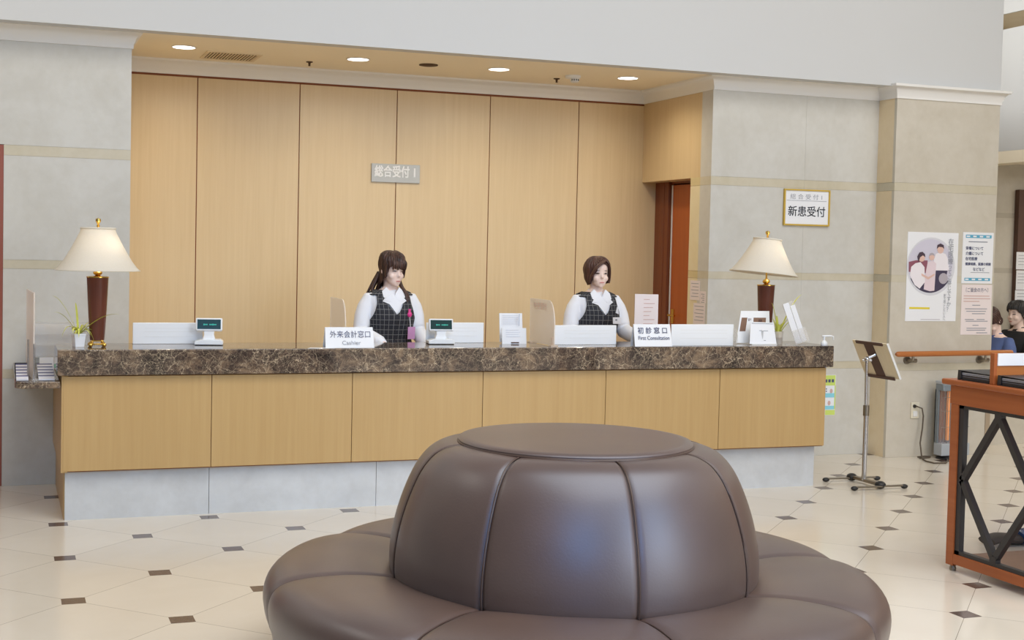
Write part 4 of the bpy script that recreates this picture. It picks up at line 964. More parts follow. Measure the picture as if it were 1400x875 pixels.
# black steel lattice : outer frame plus diamond
def xb(m, y0, z0, y1, z1, w=0.032, x=TX + 0.012): m.bar((x, y0, z0), (x, y1, z1), w, 0.03, (1, 0, 0))
ya, yb, zb, zt = TY0 - 0.055, TY1 + 0.055, 0.092, 0.865; ym = (ya + yb) / 2; zm = (zb + zt) / 2
m = MB(); m.box(TX - 0.003, ya - 0.034, zb, TX + 0.027, ya, zt); m.box(TX - 0.003, yb, zb, TX + 0.027, yb + 0.034, zt); m.box(TX - 0.003, yb, zb, TX + 0.027, ya, zb + 0.02); m.box(TX - 0.003, yb, zt - 0.018, TX + 0.027, ya, zt)
m.build('lattice_frame', M['black_metal'], wd)
m = MB(); xb(m, ya - 0.03, zm, ym, zt - 0.03); xb(m, ya - 0.03, zm, ym, zb + 0.03); xb(m, yb + 0.03, zm, ym, zt - 0.03); xb(m, yb + 0.03, zm, ym, zb + 0.03)
m.box(TX - 0.004, ym - 0.022, zt - 0.06, TX + 0.028, ym + 0.022, zt - 0.01); m.box(TX - 0.004, ym - 0.022, zb + 0.01, TX + 0.028, ym + 0.022, zb + 0.05)
m.build('lattice_diamond', M['black_metal'], wd)
MB().box(TX + 0.04, TY1 + 0.03, 0.075, TXE - 0.04, TY0 - 0.09, 0.095).build('lower_shelf', M['brown_board'], wd)
MB().box(TX - 0.008, 5.299, 0.992, TX + 0.012, 5.329, 1.150).build('ridge_end', M['orange_wood'], wd, bevel=0.003)
MB().box(TX + 0.012, 5.302, 0.992, TXE - 0.03, 5.326, 1.148).build('ridge_board', M['rail_wood'], wd)
tag(MB().box(TX + 0.013, 5.297, 1.088, TX + 0.62, 5.3018, 1.149).build('ridge_notice', M['paper']), 'white printed strip fixed along the writing desk divider', 'notice')
def binder(x, y, z, rz, ln, label, wdt=0.30, th=0.05):
    t_ = thing('ring_binder', label, 'binder', (x, y, z), rz, 'black binders on the writing desk')
    L = mw(t_)
    def b(m, nm, mt, **k): m.v = [tuple(L @ Vector(p)) for p in m.v]; return m.build(nm, mt, t_, **k)
    b(MB().box(0.006, 0, 0.0, ln, wdt, 0.003), 'lower_cover', M['binder'])
    b(MB().prism([(0.004, th - 0.003), (ln, th - 0.008), (ln, th - 0.005), (0.004, th)], (0, wdt, 0), (1, 0, 0), (0, 0, 1), wdt), 'upper_cover', M['binder'])
    b(MB().prism([(-0.004, 0.0), (0.012, 0.0), (0.024, 0.006), (0.024, th - 0.006), (0.012, th), (0.0, th)], (0, wdt, 0), (1, 0, 0), (0, 0, 1), wdt), 'spine', M['binder'], bevel=0.002)
    for k, (z0, z1, mt) in enumerate(((0.004, 0.016, 'binder'), (0.0165, 0.020, 'inkgrey'), (0.0205, 0.026, 'binder'), (0.0265, 0.029, 'paper'), (0.0295, 0.034, 'inkgrey'), (0.0345, 0.0385, 'paper'))):
        b(MB().box(0.024, 0.006 + 0.002 * (k % 2), z0, ln - 0.012, wdt - 0.01, z1), 'pages', M[mt])
    return t_
binder(TX + 0.004, 5.575, 0.9925, R(-90), 0.235, 'black binder lying behind the divider on the writing desk')
binder(TX + 0.004, 5.285, 0.9925, R(-90), 0.235, 'black binder lying in front of the divider on the writing desk')
# bag on the floor behind the desk
bg = thing('floor_bag', 'dark bag with shiny blue body lying on the floor beyond the desk', 'bag', (5.45, 5.98, 0))
m = MB(); m.loft([[Vector((5.44 + u_ * 0.30, 5.99 + 0.10 * math.cos(a) * k, 0.05 + 0.05 * math.sin(a) * k * (1 + 0.35 * math.sin(9 * u_ + 2 * a)))) for a in [2 * PI * j / 16 for j in range(16)]] for u_, k in [(i / 14, 0.35 + 0.65 * math.sin(PI * (0.15 + 0.75 * i / 14)) ** 0.6) for i in range(15)]])
m.build('body', M['bag_blue'], bg, smooth=60)
m = MB(); m.loft([[Vector((5.24 + u_ * 0.26, 6.0 + 0.07 * math.cos(a), 0.028 + 0.018 * u_ + (0.022 + 0.012 * u_) * math.sin(a) + 0.01 * math.sin(6 * u_))) for a in [2 * PI * j / 12 for j in range(12)]] for u_ in [i / 10 for i in range(11)]])
m.build('flap', M['bag_dark'], bg, smooth=60)

# ------------------------------------------------------------------ people
HEAD = [  # height above chin, half width, front y, back y
    (0.000, 0.016, -0.074, -0.036), (0.008, 0.030, -0.084, -0.018), (0.022, 0.044, -0.088, 0.010), (0.045, 0.056, -0.088, 0.045), (0.070, 0.063, -0.087, 0.072),
    (0.095, 0.067, -0.084, 0.088), (0.120, 0.070, -0.085, 0.096), (0.145, 0.0715, -0.086, 0.098), (0.168, 0.069, -0.080, 0.093), (0.188, 0.060, -0.066, 0.080),
    (0.204, 0.044, -0.044, 0.058), (0.213, 0.024, -0.020, 0.032), (0.216, 0.004, 0.002, 0.010)]
def hring(z):
    z = max(0, min(0.216, z))
    for a, b in zip(HEAD[:-1], HEAD[1:]):
        if a[0] <= z <= b[0]:
            k = (z - a[0]) / (b[0] - a[0]); return [p + (q - p) * k for p, q in zip(a, b)][1:]
def hpt(az, z, vol=0.0, zc=None):
    w, f, b = hring(z if zc is None else zc); c, d = (f + b) / 2, (b - f) / 2
    sx, cy = math.sin(az), -math.cos(az)
    return Vector(((w + vol) * sx, c + (d + vol) * cy, z))
def remeshed(name, mbs, voxel, mats, parent, smooth_it=4, paint=None):
    m = MB()
    for q in mbs: m.add(q.v, q.f)
    me = bpy.data.meshes.new('tmp'); me.from_pydata(m.v, [], m.f); me.update(); fixn(me)
    o = bpy.data.objects.new('tmp', me); COL.objects.link(o)
    r = o.modifiers.new('r', 'REMESH'); r.mode = 'VOXEL'; r.voxel_size = voxel; r.use_smooth_shade = True
    if smooth_it:
        s = o.modifiers.new('s', 'SMOOTH'); s.iterations = smooth_it; s.factor = 0.5
    dg = bpy.context.evaluated_depsgraph_get(); dg.update()
    nm = bpy.data.meshes.new_from_object(o.evaluated_get(dg)); bpy.data.objects.remove(o); bpy.data.meshes.remove(me)
    nm.name = name; nm.materials.clear()
    for q in mats: nm.materials.append(q)
    for p in nm.polygons: p.use_smooth = True
    ob = bpy.data.objects.new(name, nm); COL.objects.link(ob); ob.parent = parent; WM[ob.name] = mw(parent).copy()
    return ob
def ell(z, w, d, yc=0.0, n=40, ex=2.3):
    out = []
    for j in range(n):
        a = 2 * PI * j / n; c, s = math.cos(a), math.sin(a)
        out.append(Vector((w * math.copysign(abs(c) ** (2 / ex), c), yc + d * math.copysign(abs(s) ** (2 / ex), s), z)))
    return out
TORSO = [(0.76, 0.155, 0.105, 0.0), (0.84, 0.165, 0.112, 0.0), (0.92, 0.146, 0.100, 0.0), (0.985, 0.132, 0.092, 0.0), (1.06, 0.140, 0.100, -0.006), (1.13, 0.150, 0.114, -0.012), (1.18, 0.153, 0.114, -0.010), (1.235, 0.158, 0.098, 0.0), (1.272, 0.158, 0.082, 0.008), (1.300, 0.135, 0.068, 0.014), (1.325, 0.075, 0.055, 0.016), (1.345, 0.053, 0.048, 0.014)]
def tring(z):
    z = max(0.76, min(1.345, z))
    for a, b in zip(TORSO[:-1], TORSO[1:]):
        if a[0] <= z <= b[0]:
            k = (z - a[0]) / (b[0] - a[0]); return [p + (q - p) * k for p, q in zip(a, b)][1:]
CHIN = 1.362
def lerp(a, b, k): return Vector(a) + (Vector(b) - Vector(a)) * k
def limb(P, rr, n=16): return MB().tube(P, rr, n)
def hand(m_list, wrist, dirv, palm_n, sgn):
    # palm plus five separate, slightly curled fingers; dirv points along the hand, palm_n out of the back of the hand
    d = Vector(dirv).normalized(); nb = Vector(palm_n); nb = (nb - d * nb.dot(d)).normalized(); sd = d.cross(nb) * sgn; w = Vector(wrist)
    m_list.append(MB().loft([[w + d * t_ + sd * (ww * math.cos(a)) + nb * (tt * math.sin(a)) for a in [2 * PI * j / 14 for j in range(14)]] for t_, ww, tt in ((-0.015, 0.022, 0.018), (0.02, 0.027, 0.015), (0.055, 0.036, 0.013), (0.082, 0.036, 0.010))]))
    for k, (off, ln) in enumerate(((0.027, 0.066), (0.010, 0.076), (-0.008, 0.070), (-0.025, 0.055))):
        b = w + d * 0.074 + sd * off
        m_list.append(limb([b, b + d * ln * 0.4 - nb * 0.004, b + d * ln * 0.75 - nb * 0.014, b + d * ln * 0.95 - nb * 0.026], [0.0085, 0.008, 0.0072, 0.006], 10))
    b = w + d * 0.02 + sd * 0.026
    m_list.append(limb([b, b + d * 0.025 + sd * 0.018 - nb * 0.004, b + d * 0.055 + sd * 0.024 - nb * 0.012], [0.0115, 0.0095, 0.007], 10))

def person(name, label, cat, loc, rz, yaw, pitch, arms, hair, clothes, scale=1.0, seated=False, hs=1.0):
    root = thing(name, label, cat, loc, rz); root.scale = (scale,) * 3
    WM[root.name] = Matrix.Identity(4)
    # head frame
    HM = Matrix.Translation((0, -0.012, CHIN + 0.05)) @ Matrix.Rotation(yaw, 4, 'Z') @ Matrix.Rotation(pitch, 4, 'X') @ Matrix.Translation((0, 0.012, -0.05)) @ Matrix.Translation((0, -0.010, 0)) @ Matrix.Diagonal((1, 1, hs, 1))
    H = lambda p: HM @ Vector(p)
    parts = []
    m = MB(); n = 36
    m.loft([[H(hpt(2 * PI * j / n, z)) for j in range(n)] for z in [q[0] for q in HEAD]]); parts.append(m)
    # nose, brow ridge, lips mound, cheeks, ears
    m = MB(); m.loft([[H((w * c, y0 + w * 0.9 * s, z)) for c, s in [(math.cos(2 * PI * j / 10), math.sin(2 * PI * j / 10)) for j in range(10)]] for z, w, y0 in ((0.118, 0.006, -0.080), (0.10, 0.0075, -0.086), (0.085, 0.0090, -0.092), (0.075, 0.0110, -0.095), (0.069, 0.0100, -0.090), (0.065, 0.006, -0.084))]); parts.append(m)
    for s in (-1, 1):
        parts.append(MB().ball(tuple(H((s * 0.034, -0.058, 0.066))), 0.0245, 14, 10)); parts.append(MB().ball(tuple(H((s * 0.069, 0.012, 0.090))), 0.024, 12, 8, 0.45, 0.75, 1.15))
    parts.append(MB().ball(tuple(H((0, -0.075, 0.036))), 0.016, 12, 8, 1.5, 0.9, 0.8))
    parts.append(MB().ball(tuple(H((0, -0.072, 0.010))), 0.017, 12, 8, 1.2, 0.9, 0.8))
    parts.append(limb([(0, 0.016, 1.27), (0, 0.012, 1.33), (0, 0.004, 1.38), tuple(H((0, 0.02, 0.07)))], [(0.055, 0.052), (0.047, 0.046), (0.046, 0.048), (0.048, 0.05)], 20))
    # trunk
    m = MB(); m.loft([ell(z, w - 0.006, d - 0.006, y) for z, w, d, y in TORSO]); parts.append(m)
    # legs
    for s in (-1, 1):
        if seated:
            hip, knee, ank = (s * 0.085, 0.0, 0.82), (s * 0.10, -0.40, 0.80), (s * 0.10, -0.40, 0.42)
        else:
            hip, knee, ank = (s * 0.085, 0.0, 0.80), (s * 0.075, -0.005, 0.44), (s * 0.07, 0.02, 0.075)
        toe = (ank[0] + s * 0.012, ank[1] - 0.17, ank[2] - 0.045)
        parts.append(limb([hip, lerp(hip, knee, 0.5), knee, lerp(knee, ank, 0.35), ank, (ank[0], ank[1] + 0.0, ank[2] - 0.05)], [0.088, 0.076, 0.056, 0.054, 0.034, 0.034]))
        parts.append(limb([(ank[0], ank[1] + 0.045, ank[2] - 0.045), (ank[0], ank[1], ank[2] - 0.035), lerp(ank, toe, 0.6), toe], [0.024, 0.036, 0.034, 0.02]))
    sleeves = []; hands = []
    for s, (el, wr, hd) in zip((-1, 1), arms):
        shp = (s * 0.150, 0.006, 1.262)
        parts.append(limb([(s * 0.12, 0.006, 1.262), shp, lerp(shp, el, 0.5), el, lerp(el, wr, 0.4), wr], [0.04, 0.044, 0.04, 0.034, 0.031, 0.023]))
        hp = []; hand(hp, wr, hd, (0, 0, 1), s); parts += hp
        sl = clothes.get('sleeve', 1.0)
        mid = lerp(shp, el, 0.5); mid.x += s * 0.012; md2 = lerp(el, wr, 0.5)
        sleeves.append(limb([(s * 0.10, 0.006, 1.266), shp, lerp(shp, el, 0.25) + Vector((s * 0.012, 0, 0)), mid, lerp(shp, el, 0.8), el, md2, lerp(el, wr, 0.86), lerp(el, wr, 0.9), lerp(el, wr, 0.99)],
                            [0.036 * sl, 0.046 * sl, 0.053 * sl, 0.056 * sl, 0.057 * sl, 0.055 * sl, 0.052 * sl, 0.046 * sl, 0.034 * sl, 0.034 * sl], 20))
    body = remeshed('body', parts, 0.005, [M['skin']], root, 4)
    # upper garment with sleeves
    fit = 0.005 if clothes['kind'] == 'uniform' else 0.018
    m = MB(); m.loft([ell(z, w + fit, d + fit, y) for z, w, d, y in TORSO[:-2]])
    col = MB().loft([[Vector((0.056 * k * math.cos(a), 0.012 + 0.052 * k * math.sin(a), z + (0.012 if math.sin(a) > -0.3 else -0.012) * e)) for a in [2 * PI * j / 24 for j in range(24)]] for z, k, e in ((1.29, 1.20, 0), (1.312, 1.12, 0.3), (1.330, 1.10, 1.0))])
    remeshed('blouse' if clothes['kind'] == 'uniform' else 'jacket', [m, col] + sleeves, 0.0068, [clothes['top']], root, 3)
    # face details, laid on the face surface
    def fe(nm, c, rx, rz_, dep, mat, tilt=0, par=body):
        q = MB(); k = 12; pts = []
        w, f, b = hring(c[1])
        for j in range(k):
            a = 2 * PI * j / k; px = rx * math.cos(a); pz = rz_ * math.sin(a)
            px, pz = px * math.cos(tilt) - pz * math.sin(tilt), px * math.sin(tilt) + pz * math.cos(tilt)
            x = c[0] + px; z = c[1] + pz; az = math.asin(max(-.95, min(.95, x / hring(z)[0])))
            p = hpt(az, z, dep); pts.append(p)
        cz = sum(pts, Vector()) / k; cz.y -= 0.002
        q.v = [tuple(H(p)) for p in pts + [cz]]; q.f = [(j, (j + 1) % k, k) for j in range(k)]; q.mi = [0] * k
        return q.build(nm, mat, par, smooth=80)
    eo = 0.0035
    for s in (-1, 1):
        fe('eye', (s * 0.030, 0.106), 0.0130, clothes.get('eyeopen', 0.0042), eo, M['eye'], s * 0.03)
        fe('eyebrow', (s * 0.031, 0.127), 0.0155, 0.0024, 0.003, M['brow'], -s * 0.12)
    fe('mouth', (0, 0.037), 0.0175, 0.0046, 0.0065, M['lip'])
    # hair
    zb, vol = hair['bottom'], hair['vol']
    na, nt = 120, 30; m = MB(); rings = []
    ztop = 0.218
    for i in range(nt + 1):
        ring = []; k = i / nt
        for j in range(na):
            az = 2 * PI * j / na; a = (az + PI) % (2 * PI) - PI
            z0 = zb(a); z = z0 + (ztop - 0.0025 - z0) * math.cos(k * PI / 2) ** 0.9 if k < 1 else z0
            st = 0.0022 * math.sin(a * 31 + 2.0 * math.sin(k * 5)) + 0.0015 * math.sin(a * 57 + 1.3)
            vv = vol(a, z) + st * min(1, 3 * k)
            q = hpt(a, z, vv, max(z, 0.085)) if z < 0.19 else hpt(a, z, vv * (1 - 0.35 * (z - 0.19) / 0.028))
            q.z = z + max(0, vv) * max(0, min(1, (z - 0.14) / 0.07))
            ring.append(H(q))
        rings.append(ring)
    m.loft(rings, cap=False); m.add([H((0, 0.006, ztop + vol(0, ztop)))] , [])
    top = len(m.v) - 1
    for j in range(na): m.f.append((j, (j + 1) % na, top)); m.mi.append(0)
    hr = m.build('hair', hair['mat'], root, smooth=80)
    sm = hr.modifiers.new('thick', 'SOLIDIFY'); sm.thickness = 0.006; sm.offset = -1
    # loose locks
    m = MB()
    for P, r0, r1 in hair.get('locks', []):
        pts = catmull([tuple(p) for p in P], 4); N = len(pts)
        m.tube([H(p) for p in pts], [(r0 * (0.5 + 1.2 * math.sin(PI * min(1, 0.15 + 0.85 * i / (N - 1)))) * 0.9 + r1, (r0 * 0.5 + r1)) for i in range(N)], 8)
    for P, r0, r1 in hair.get('body_locks', []):
        pts = catmull([tuple(p) for p in P], 4); N = len(pts)
        m.tube(pts, [(r0 * (1 - 0.75 * i / (N - 1)) + r1, r0 * 0.6 * (1 - 0.7 * i / (N - 1)) + r1) for i in range(N)], 8)
    if m.v: m.build('hair_locks', hair['mat'], root, smooth=80)
    if clothes['kind'] == 'uniform':
        # plaid vest : open neckline V, arm holes; UV in metres for the check
        na, nz = 160, 84; z0, z1 = 0.86, 1.318
        vs = []; uvs = []; ok = {}
        for i in range(nz + 1):
            z = z0 + (z1 - z0) * i / nz; w, d, yc = tring(z); R_ = ell(z, w + 0.013, d + 0.013, yc, na)
            acc = 0
            for j, p in enumerate(R_):
                vs.append(p); a = 2 * PI * j / na; uvs.append((0.15 * a, z))
        fs = []
        for i in range(nz):
            for j in range(na):
                a = 2 * PI * (j + 0.5) / na; z = z0 + (z1 - z0) * (i + 0.5) / nz; p = vs[i * na + j]
                side = abs(math.cos(a))
                if z > 1.11 and side > 1.0 - 0.34 * min(1, (z - 1.11) / 0.12) ** 0.8 and not (z > 1.286): continue
                if z > 1.290 and abs(p.x) > 0.140: continue
                if math.sin(a) < 0 and z > 1.155 and abs(p.x) < 0.070 * min(1, (z - 1.155) / 0.10) ** 0.8: continue
                if z > 1.292 and abs(p.x) < 0.074: continue
                if math.sin(a) < 0 and z < 0.90 and abs(p.x) < (0.90 - z) * 0.6: continue
                fs.append((i * na + j, i * na + (j + 1) % na, (i + 1) * na + (j + 1) % na, (i + 1) * na + j))
        me = bpy.data.meshes.new('plaid_vest'); me.from_pydata([tuple(p) for p in vs], [], fs); me.update()
        ul = me.uv_layers.new(name='UVMap')
        for lp in me.loops:
            u_, v_2 = uvs[lp.vertex_index]; ul.data[lp.index].uv = (u_, v_2)
        bm = bmesh.new(); bm.from_mesh(me); bmesh.ops.delete(bm, geom=[v for v in bm.verts if not v.link_faces], context='VERTS'); 
        for _ in range(6):
            new = {}
            for v in bm.verts:
                if v.is_boundary:
                    nb = [e.other_vert(v).co for e in v.link_edges if e.is_boundary]
                    if len(nb) == 2: new[v] = v.co * 0.5 + (nb[0] + nb[1]) * 0.25
            for v, c in new.items(): v.co = c
        bmesh.ops.recalc_face_normals(bm, faces=bm.faces); bm.to_mesh(me); bm.free()
        me.materials.append(M['plaid']); me.shade_smooth()
        ob = bpy.data.objects.new('plaid_vest', me); COL.objects.link(ob); ob.parent = root; WM[ob.name] = Matrix.Identity(4)
        sm = ob.modifiers.new('thick', 'SOLIDIFY'); sm.thickness = 0.005; sm.offset = 1
        # white neck scarf: pointed wings and a V shaped fall
        def fy(x, z):
            w, d, yc = tring(min(z, 1.335)); k = max(0, 1 - abs(x / (w + 0.02)) ** 2.3) ** (1 / 2.3); return yc - (d + 0.016) * k
        m = MB()
        def patch(poly, lift):
            c = Vector((sum(p[0] for p in poly) / len(poly), 0, sum(p[1] for p in poly) / len(poly)))
            fr = [Vector((x, fy(x, z) - lift, z)) for x, z in poly]; c.y = fy(c.x, c.z) - lift - 0.006
            bk = [p + Vector((0, 0.012, 0)) for p in fr]; k = len(poly)
            m.add(fr + bk + [c], [(i, (i + 1) % k, 2 * k) for i in range(k)] + [(i, (i + 1) % k, k + (i + 1) % k, k + i) for i in range(k)])
        for s in (-1, 1): patch([(s * 0.046, 1.340), (s * 0.078, 1.312), (s * 0.076, 1.272), (s * 0.040, 1.258), (s * 0.010, 1.296)], 0.008)
        patch([(-0.022, 1.300), (-0.056, 1.282), (-0.086, 1.246), (-0.044, 1.228), (0, 1.165), (0.044, 1.228), (0.084, 1.250), (0.056, 1.282), (0.022, 1.300), (0, 1.288)], 0.006)
        patch([(-0.018, 1.300), (-0.05, 1.280), (-0.078, 1.250), (-0.030, 1.246), (0.0, 1.283)], 0.011)
        patch([(0.018, 1.300), (0.05, 1.280), (0.076, 1.253), (0.030, 1.246), (0.0, 1.283)], 0.011)
        m.build('neck_scarf', M['blouse'], root, smooth=30)
        # buttons
        m = MB()
        for z in (1.11, 1.05, 0.99): m.ball((0.0, fy(0, z) - 0.002, z), 0.006, 10, 6, 1, 0.5, 1)
        m.build('buttons', M['skirt'], root, smooth=60)
        clothes['badge'](root, fy)
        m = MB(); m.loft([ell(z, w, d, 0, 36) for z, w, d in ((0.50, 0.19, 0.15), (0.62, 0.19, 0.14), (0.76, 0.178, 0.128), (0.84, 0.176, 0.124), (0.93, 0.152, 0.108))]); m.build('skirt', M['skirt'], root, smooth=60)
    else:
        m = MB()
        for s in (-1, 1): m.tube([(s * 0.085, 0.02, 0.83), (s * 0.10, -0.2, 0.815), (s * 0.10, -0.40, 0.80), (s * 0.10, -0.40, 0.60), (s * 0.10, -0.40, 0.44)], [0.105, 0.095, 0.078, 0.07, 0.06], 16)
        m.build('trousers', clothes['legs'], root, smooth=60)
    for s in (-1, 1):
        ak = (s * 0.10, -0.40, 0.42) if seated else (s * 0.07, 0.02, 0.075)
        MB().tube([(ak[0], ak[1] + 0.07, ak[2] - 0.045), (ak[0], ak[1] + 0.03, ak[2] - 0.032), (ak[0], ak[1] - 0.05, ak[2] - 0.035), (ak[0] + s * 0.006, ak[1] - 0.13, ak[2] - 0.05), (ak[0] + s * 0.01, ak[1] - 0.20, ak[2] - 0.058)], [(0.02, 0.03), (0.042, 0.042), (0.044, 0.038), (0.044, 0.024), (0.02, 0.014)], 14).build('shoe', M['shoe'], root, smooth=60)
    return root

def sstep(a, b, x):
    k = max(0, min(1, (x - a) / (b - a))); return k * k * (3 - 2 * k)
# hair of the first woman: fringe, half tied, falling behind the shoulders
def h1_bottom(a):
    d = abs(math.degrees(a)); fr = 0.138 + 0.006 * math.sin(a * 9)
    if d < 48: return fr
    if d < 66: return fr + (0.055 - fr) * sstep(48, 66, d)
    if d < 100: return 0.055 + (0.0 - 0.055) * sstep(66, 100, d)
    return 0.0 - 0.06 * sstep(100, 130, d)
def h1_vol(a, z):
    d = abs(math.degrees(a)); v = 0.011 + 0.004 * sstep(60, 110, d) * sstep(0.02, 0.14, z) - 0.006 * sstep(120, 170, d)
    return v + 0.006 * sstep(0.15, 0.2, z)
L1 = []
for i in range(7):
    x = -0.05 + i * 0.0165
    L1.append(([(x * 0.75, -0.062, 0.196), (x * 0.95, -0.092, 0.165), (x * 1.05, -0.098 + abs(x) * 0.25, 0.118 + 0.006 * (i % 2))], 0.007, 0.0012))
for s in (-1, 1):
    L1.append(([(s * 0.066, -0.03, 0.16), (s * 0.078, -0.04, 0.11), (s * 0.076, -0.042, 0.05)], 0.008, 0.0015))
B1 = []
for x, y, r in ((-0.085, 0.055, 0.02), (-0.06, 0.075, 0.022), (-0.03, 0.085, 0.022), (0.0, 0.088, 0.022), (0.03, 0.085, 0.022)):
    B1.append(([(x * 0.7 - 0.01, y - 0.01, 1.44), (x * 1.0 - 0.02, y + 0.01, 1.37), (x * 1.25 - 0.035, y + 0.012, 1.30), (x * 1.5 - 0.045, y + 0.012, 1.235)], r, 0.002))
B1.append(([(-0.075, 0.035, 1.43), (-0.105, 0.03, 1.37), (-0.125, 0.02, 1.32), (-0.115, -0.01, 1.27)], 0.018, 0.002))
B1.append(([(0.06, 0.02, 1.40), (0.07, -0.03, 1.345), (0.085, -0.075, 1.30), (0.09, -0.10, 1.24)], 0.018, 0.002))
B1.append(([(0.055, 0.04, 1.40), (0.085, 0.0, 1.34), (0.105, -0.06, 1.29), (0.108, -0.085, 1.25)], 0.016, 0.002))
def pink_badge(root, fy):
    b = MB(); x, z = 0.098, 1.158; y = fy(x, z) - 0.006
    b.ball((x, y, z), 0.017, 14, 8, 1, 0.5, 1.1); b.obox((x - 0.002, y - 0.002, z + 0.026), (0.008, 0, 0), (0, 0.003, 0), (0, 0, 0.012)); o = b.build('badge_reel', M['pink'], root, smooth=60)
    MB().cyl((x, y, z), (x + 0.006, y - 0.004, z - 0.085), 0.0025, 6).build('reel_cord', M['cardwhite'], root)
    MB().obox((x + 0.012, y - 0.008, z - 0.125), (0.028, 0.006, 0), (0.0005, -0.003, 0), (0.001, 0, 0.042)).build('card_holder', M['pinkcard'], root, bevel=0.002)
person('person', 'woman with dark tied back hair, plaid vest and pink badge looking right', 'person', (2.506, 8.74, 0), R(2), R(17), R(10),
       [((-0.222, -0.03, 1.03), (-0.12, -0.25, 0.965), (0.35, -1, -0.05)), ((0.195, -0.03, 1.03), (0.20, -0.22, 0.95), (-0.1, -1, -0.1))],
       dict(bottom=h1_bottom, vol=h1_vol, mat=M['hair1'], locks=L1, body_locks=B1), dict(kind='uniform', top=M['blouse'], badge=pink_badge, eyeopen=0.0032), hs=0.97)
# hair of the second woman: chin length bob, parted at her left, sweeping over the forehead
def h2_bottom(a):
    d = math.degrees(a)                      # + is her left (viewer right)
    if -16 < d < 46: return 0.176 - 0.02 * sstep(20, 46, d) - 0.020 * sstep(2, -16, d)
    if d >= 46: return 0.156 + (0.035 - 0.156) * sstep(46, 62, d) + (0.012 - 0.035) * sstep(62, 120, d)
    return 0.156 + (0.100 - 0.156) * sstep(-16, -42, d) + (0.020 - 0.100) * sstep(-42, -66, d) + (0.004 - 0.02) * sstep(-66, -120, d)
def h2_vol(a, z):
    d = abs(math.degrees(a)); s_ = sstep(45, 100, d)
    v = 0.010 + s_ * (0.022 * sstep(-0.02, 0.085, z) - 0.012 * sstep(0.06, -0.01, z))
    return v - 0.012 * s_ * sstep(0.12, 0.19, z)
L2 = []
for i in range(6):
    k = i / 5
    L2.append(([(0.030 - 0.01 * i * 0.2, -0.070, 0.205), (-0.012 - 0.006 * i, -0.098, 0.183 - 0.004 * i), (-0.045 - 0.004 * i, -0.084, 0.150 - 0.006 * i), (-0.066 - 0.002 * i, -0.058, 0.105 - 0.008 * i), (-0.074, -0.042, 0.055 - 0.004 * i)], 0.010, 0.0018))
L2.append(([(0.035, -0.068, 0.203), (0.058, -0.070, 0.17), (0.073, -0.052, 0.12), (0.076, -0.044, 0.06), (0.070, -0.050, 0.03)], 0.009, 0.0015))
def white_badge(root, fy):
    x, z = 0.100, 1.175; y = fy(x, z) - 0.006
    MB().prism([(x - 0.012, z), (x + 0.014, z - 0.01), (x + 0.006, z + 0.042), (x - 0.002, z + 0.046)], (0, y - 0.006, 0), (1, 0, 0), (0, 0, 1), 0.003).build('pocket_clip', M['cardwhite'], root)
    MB().obox((x - 0.004, y - 0.012, z - 0.055), (0.034, 0.006, 0), (0.0005, -0.003, 0), (-0.001, 0, 0.024)).build('name_card', M['cardwhite'], root, bevel=0.002)
    MB().obox((x - 0.01, y - 0.0165, z - 0.05), (0.008, 0.0014, 0), (0.0001, -0.0006, 0), (0, 0, 0.006)).build('card_mark', M['inkgrey'], root)
person('person', 'bob haired woman in plaid vest with white name card looking right', 'person', (4.065, 8.76, 0), R(2), R(-6), R(3),
       [((-0.225, -0.02, 1.04), (-0.16, -0.25, 0.965), (0.3, -1, -0.05)), ((0.200, -0.06, 1.04), (0.215, -0.30, 0.985), (0.1, -1, -0.1))],
       dict(bottom=h2_bottom, vol=h2_vol, mat=M['hair2'], locks=L2), dict(kind='uniform', top=M['blouse'], badge=white_badge, eyeopen=0.0046), hs=0.93)
# seated people in the corridor beyond the pillar
def h3_bottom(a):
    d = abs(math.degrees(a)); return 0.15 - 0.03 * sstep(40, 60, d) - 0.07 * sstep(60, 100, d)
def h3_vol(a, z): return 0.013 + 0.006 * sstep(0.1, 0.18, z)
person('person', 'person in a black coat with black hair seated in the corridor', 'person', (9.19, 10.21, -0.36), R(-88), R(4), R(4),
       [((-0.22, -0.06, 1.02), (-0.10, -0.30, 0.98), (0.4, -1, 0)), ((0.22, -0.06, 1.02), (0.10, -0.30, 0.98), (-0.4, -1, 0))],
       dict(bottom=h3_bottom, vol=h3_vol, mat=M['hair3']), dict(kind='coat', top=M['coat'], legs=M['coat'], sleeve=1.2), seated=True)
person('person', 'person in a blue jacket seated low beyond the pillar edge', 'person', (8.53, 9.76, -0.36), R(-84), R(0), R(48),
       [((-0.23, -0.08, 1.03), (-0.08, -0.28, 0.95), (0.4, -1, 0)), ((0.23, -0.08, 1.03), (0.08, -0.28, 0.95), (-0.4, -1, 0))],
       dict(bottom=h3_bottom, vol=h3_vol, mat=M['hair1']), dict(kind='coat', top=M['bluecoat'], legs=M['navy'], sleeve=1.2), scale=0.98, seated=True)
def bench(x, y, rz, h, label):
    t_ = thing('corridor_seat', label, 'seat', (x, y, 0), rz); L = mw(t_)
    def b(m, nm, mt, **k): m.v = [tuple(L @ Vector(p)) for p in m.v]; return m.build(nm, mt, t_, **k)
    b(MB().box(-0.19, -0.30, h - 0.05, 0.19, 0.16, h), 'seat', M['binder'], bevel=0.012)
    b(MB().box(-0.19, 0.165, h, 0.19, 0.20, h + 0.34), 'backrest', M['binder'], bevel=0.012)
    for sx in (-0.16, 0.16):
        for sy in (-0.26, 0.14): b(MB().box(sx - 0.013, sy - 0.013, 0, sx + 0.013, sy + 0.013, h - 0.045), 'leg', M['steel'])
    return t_
bench(9.19, 10.21, R(-88), 0.345, 'dark low seat under the person in the black coat')
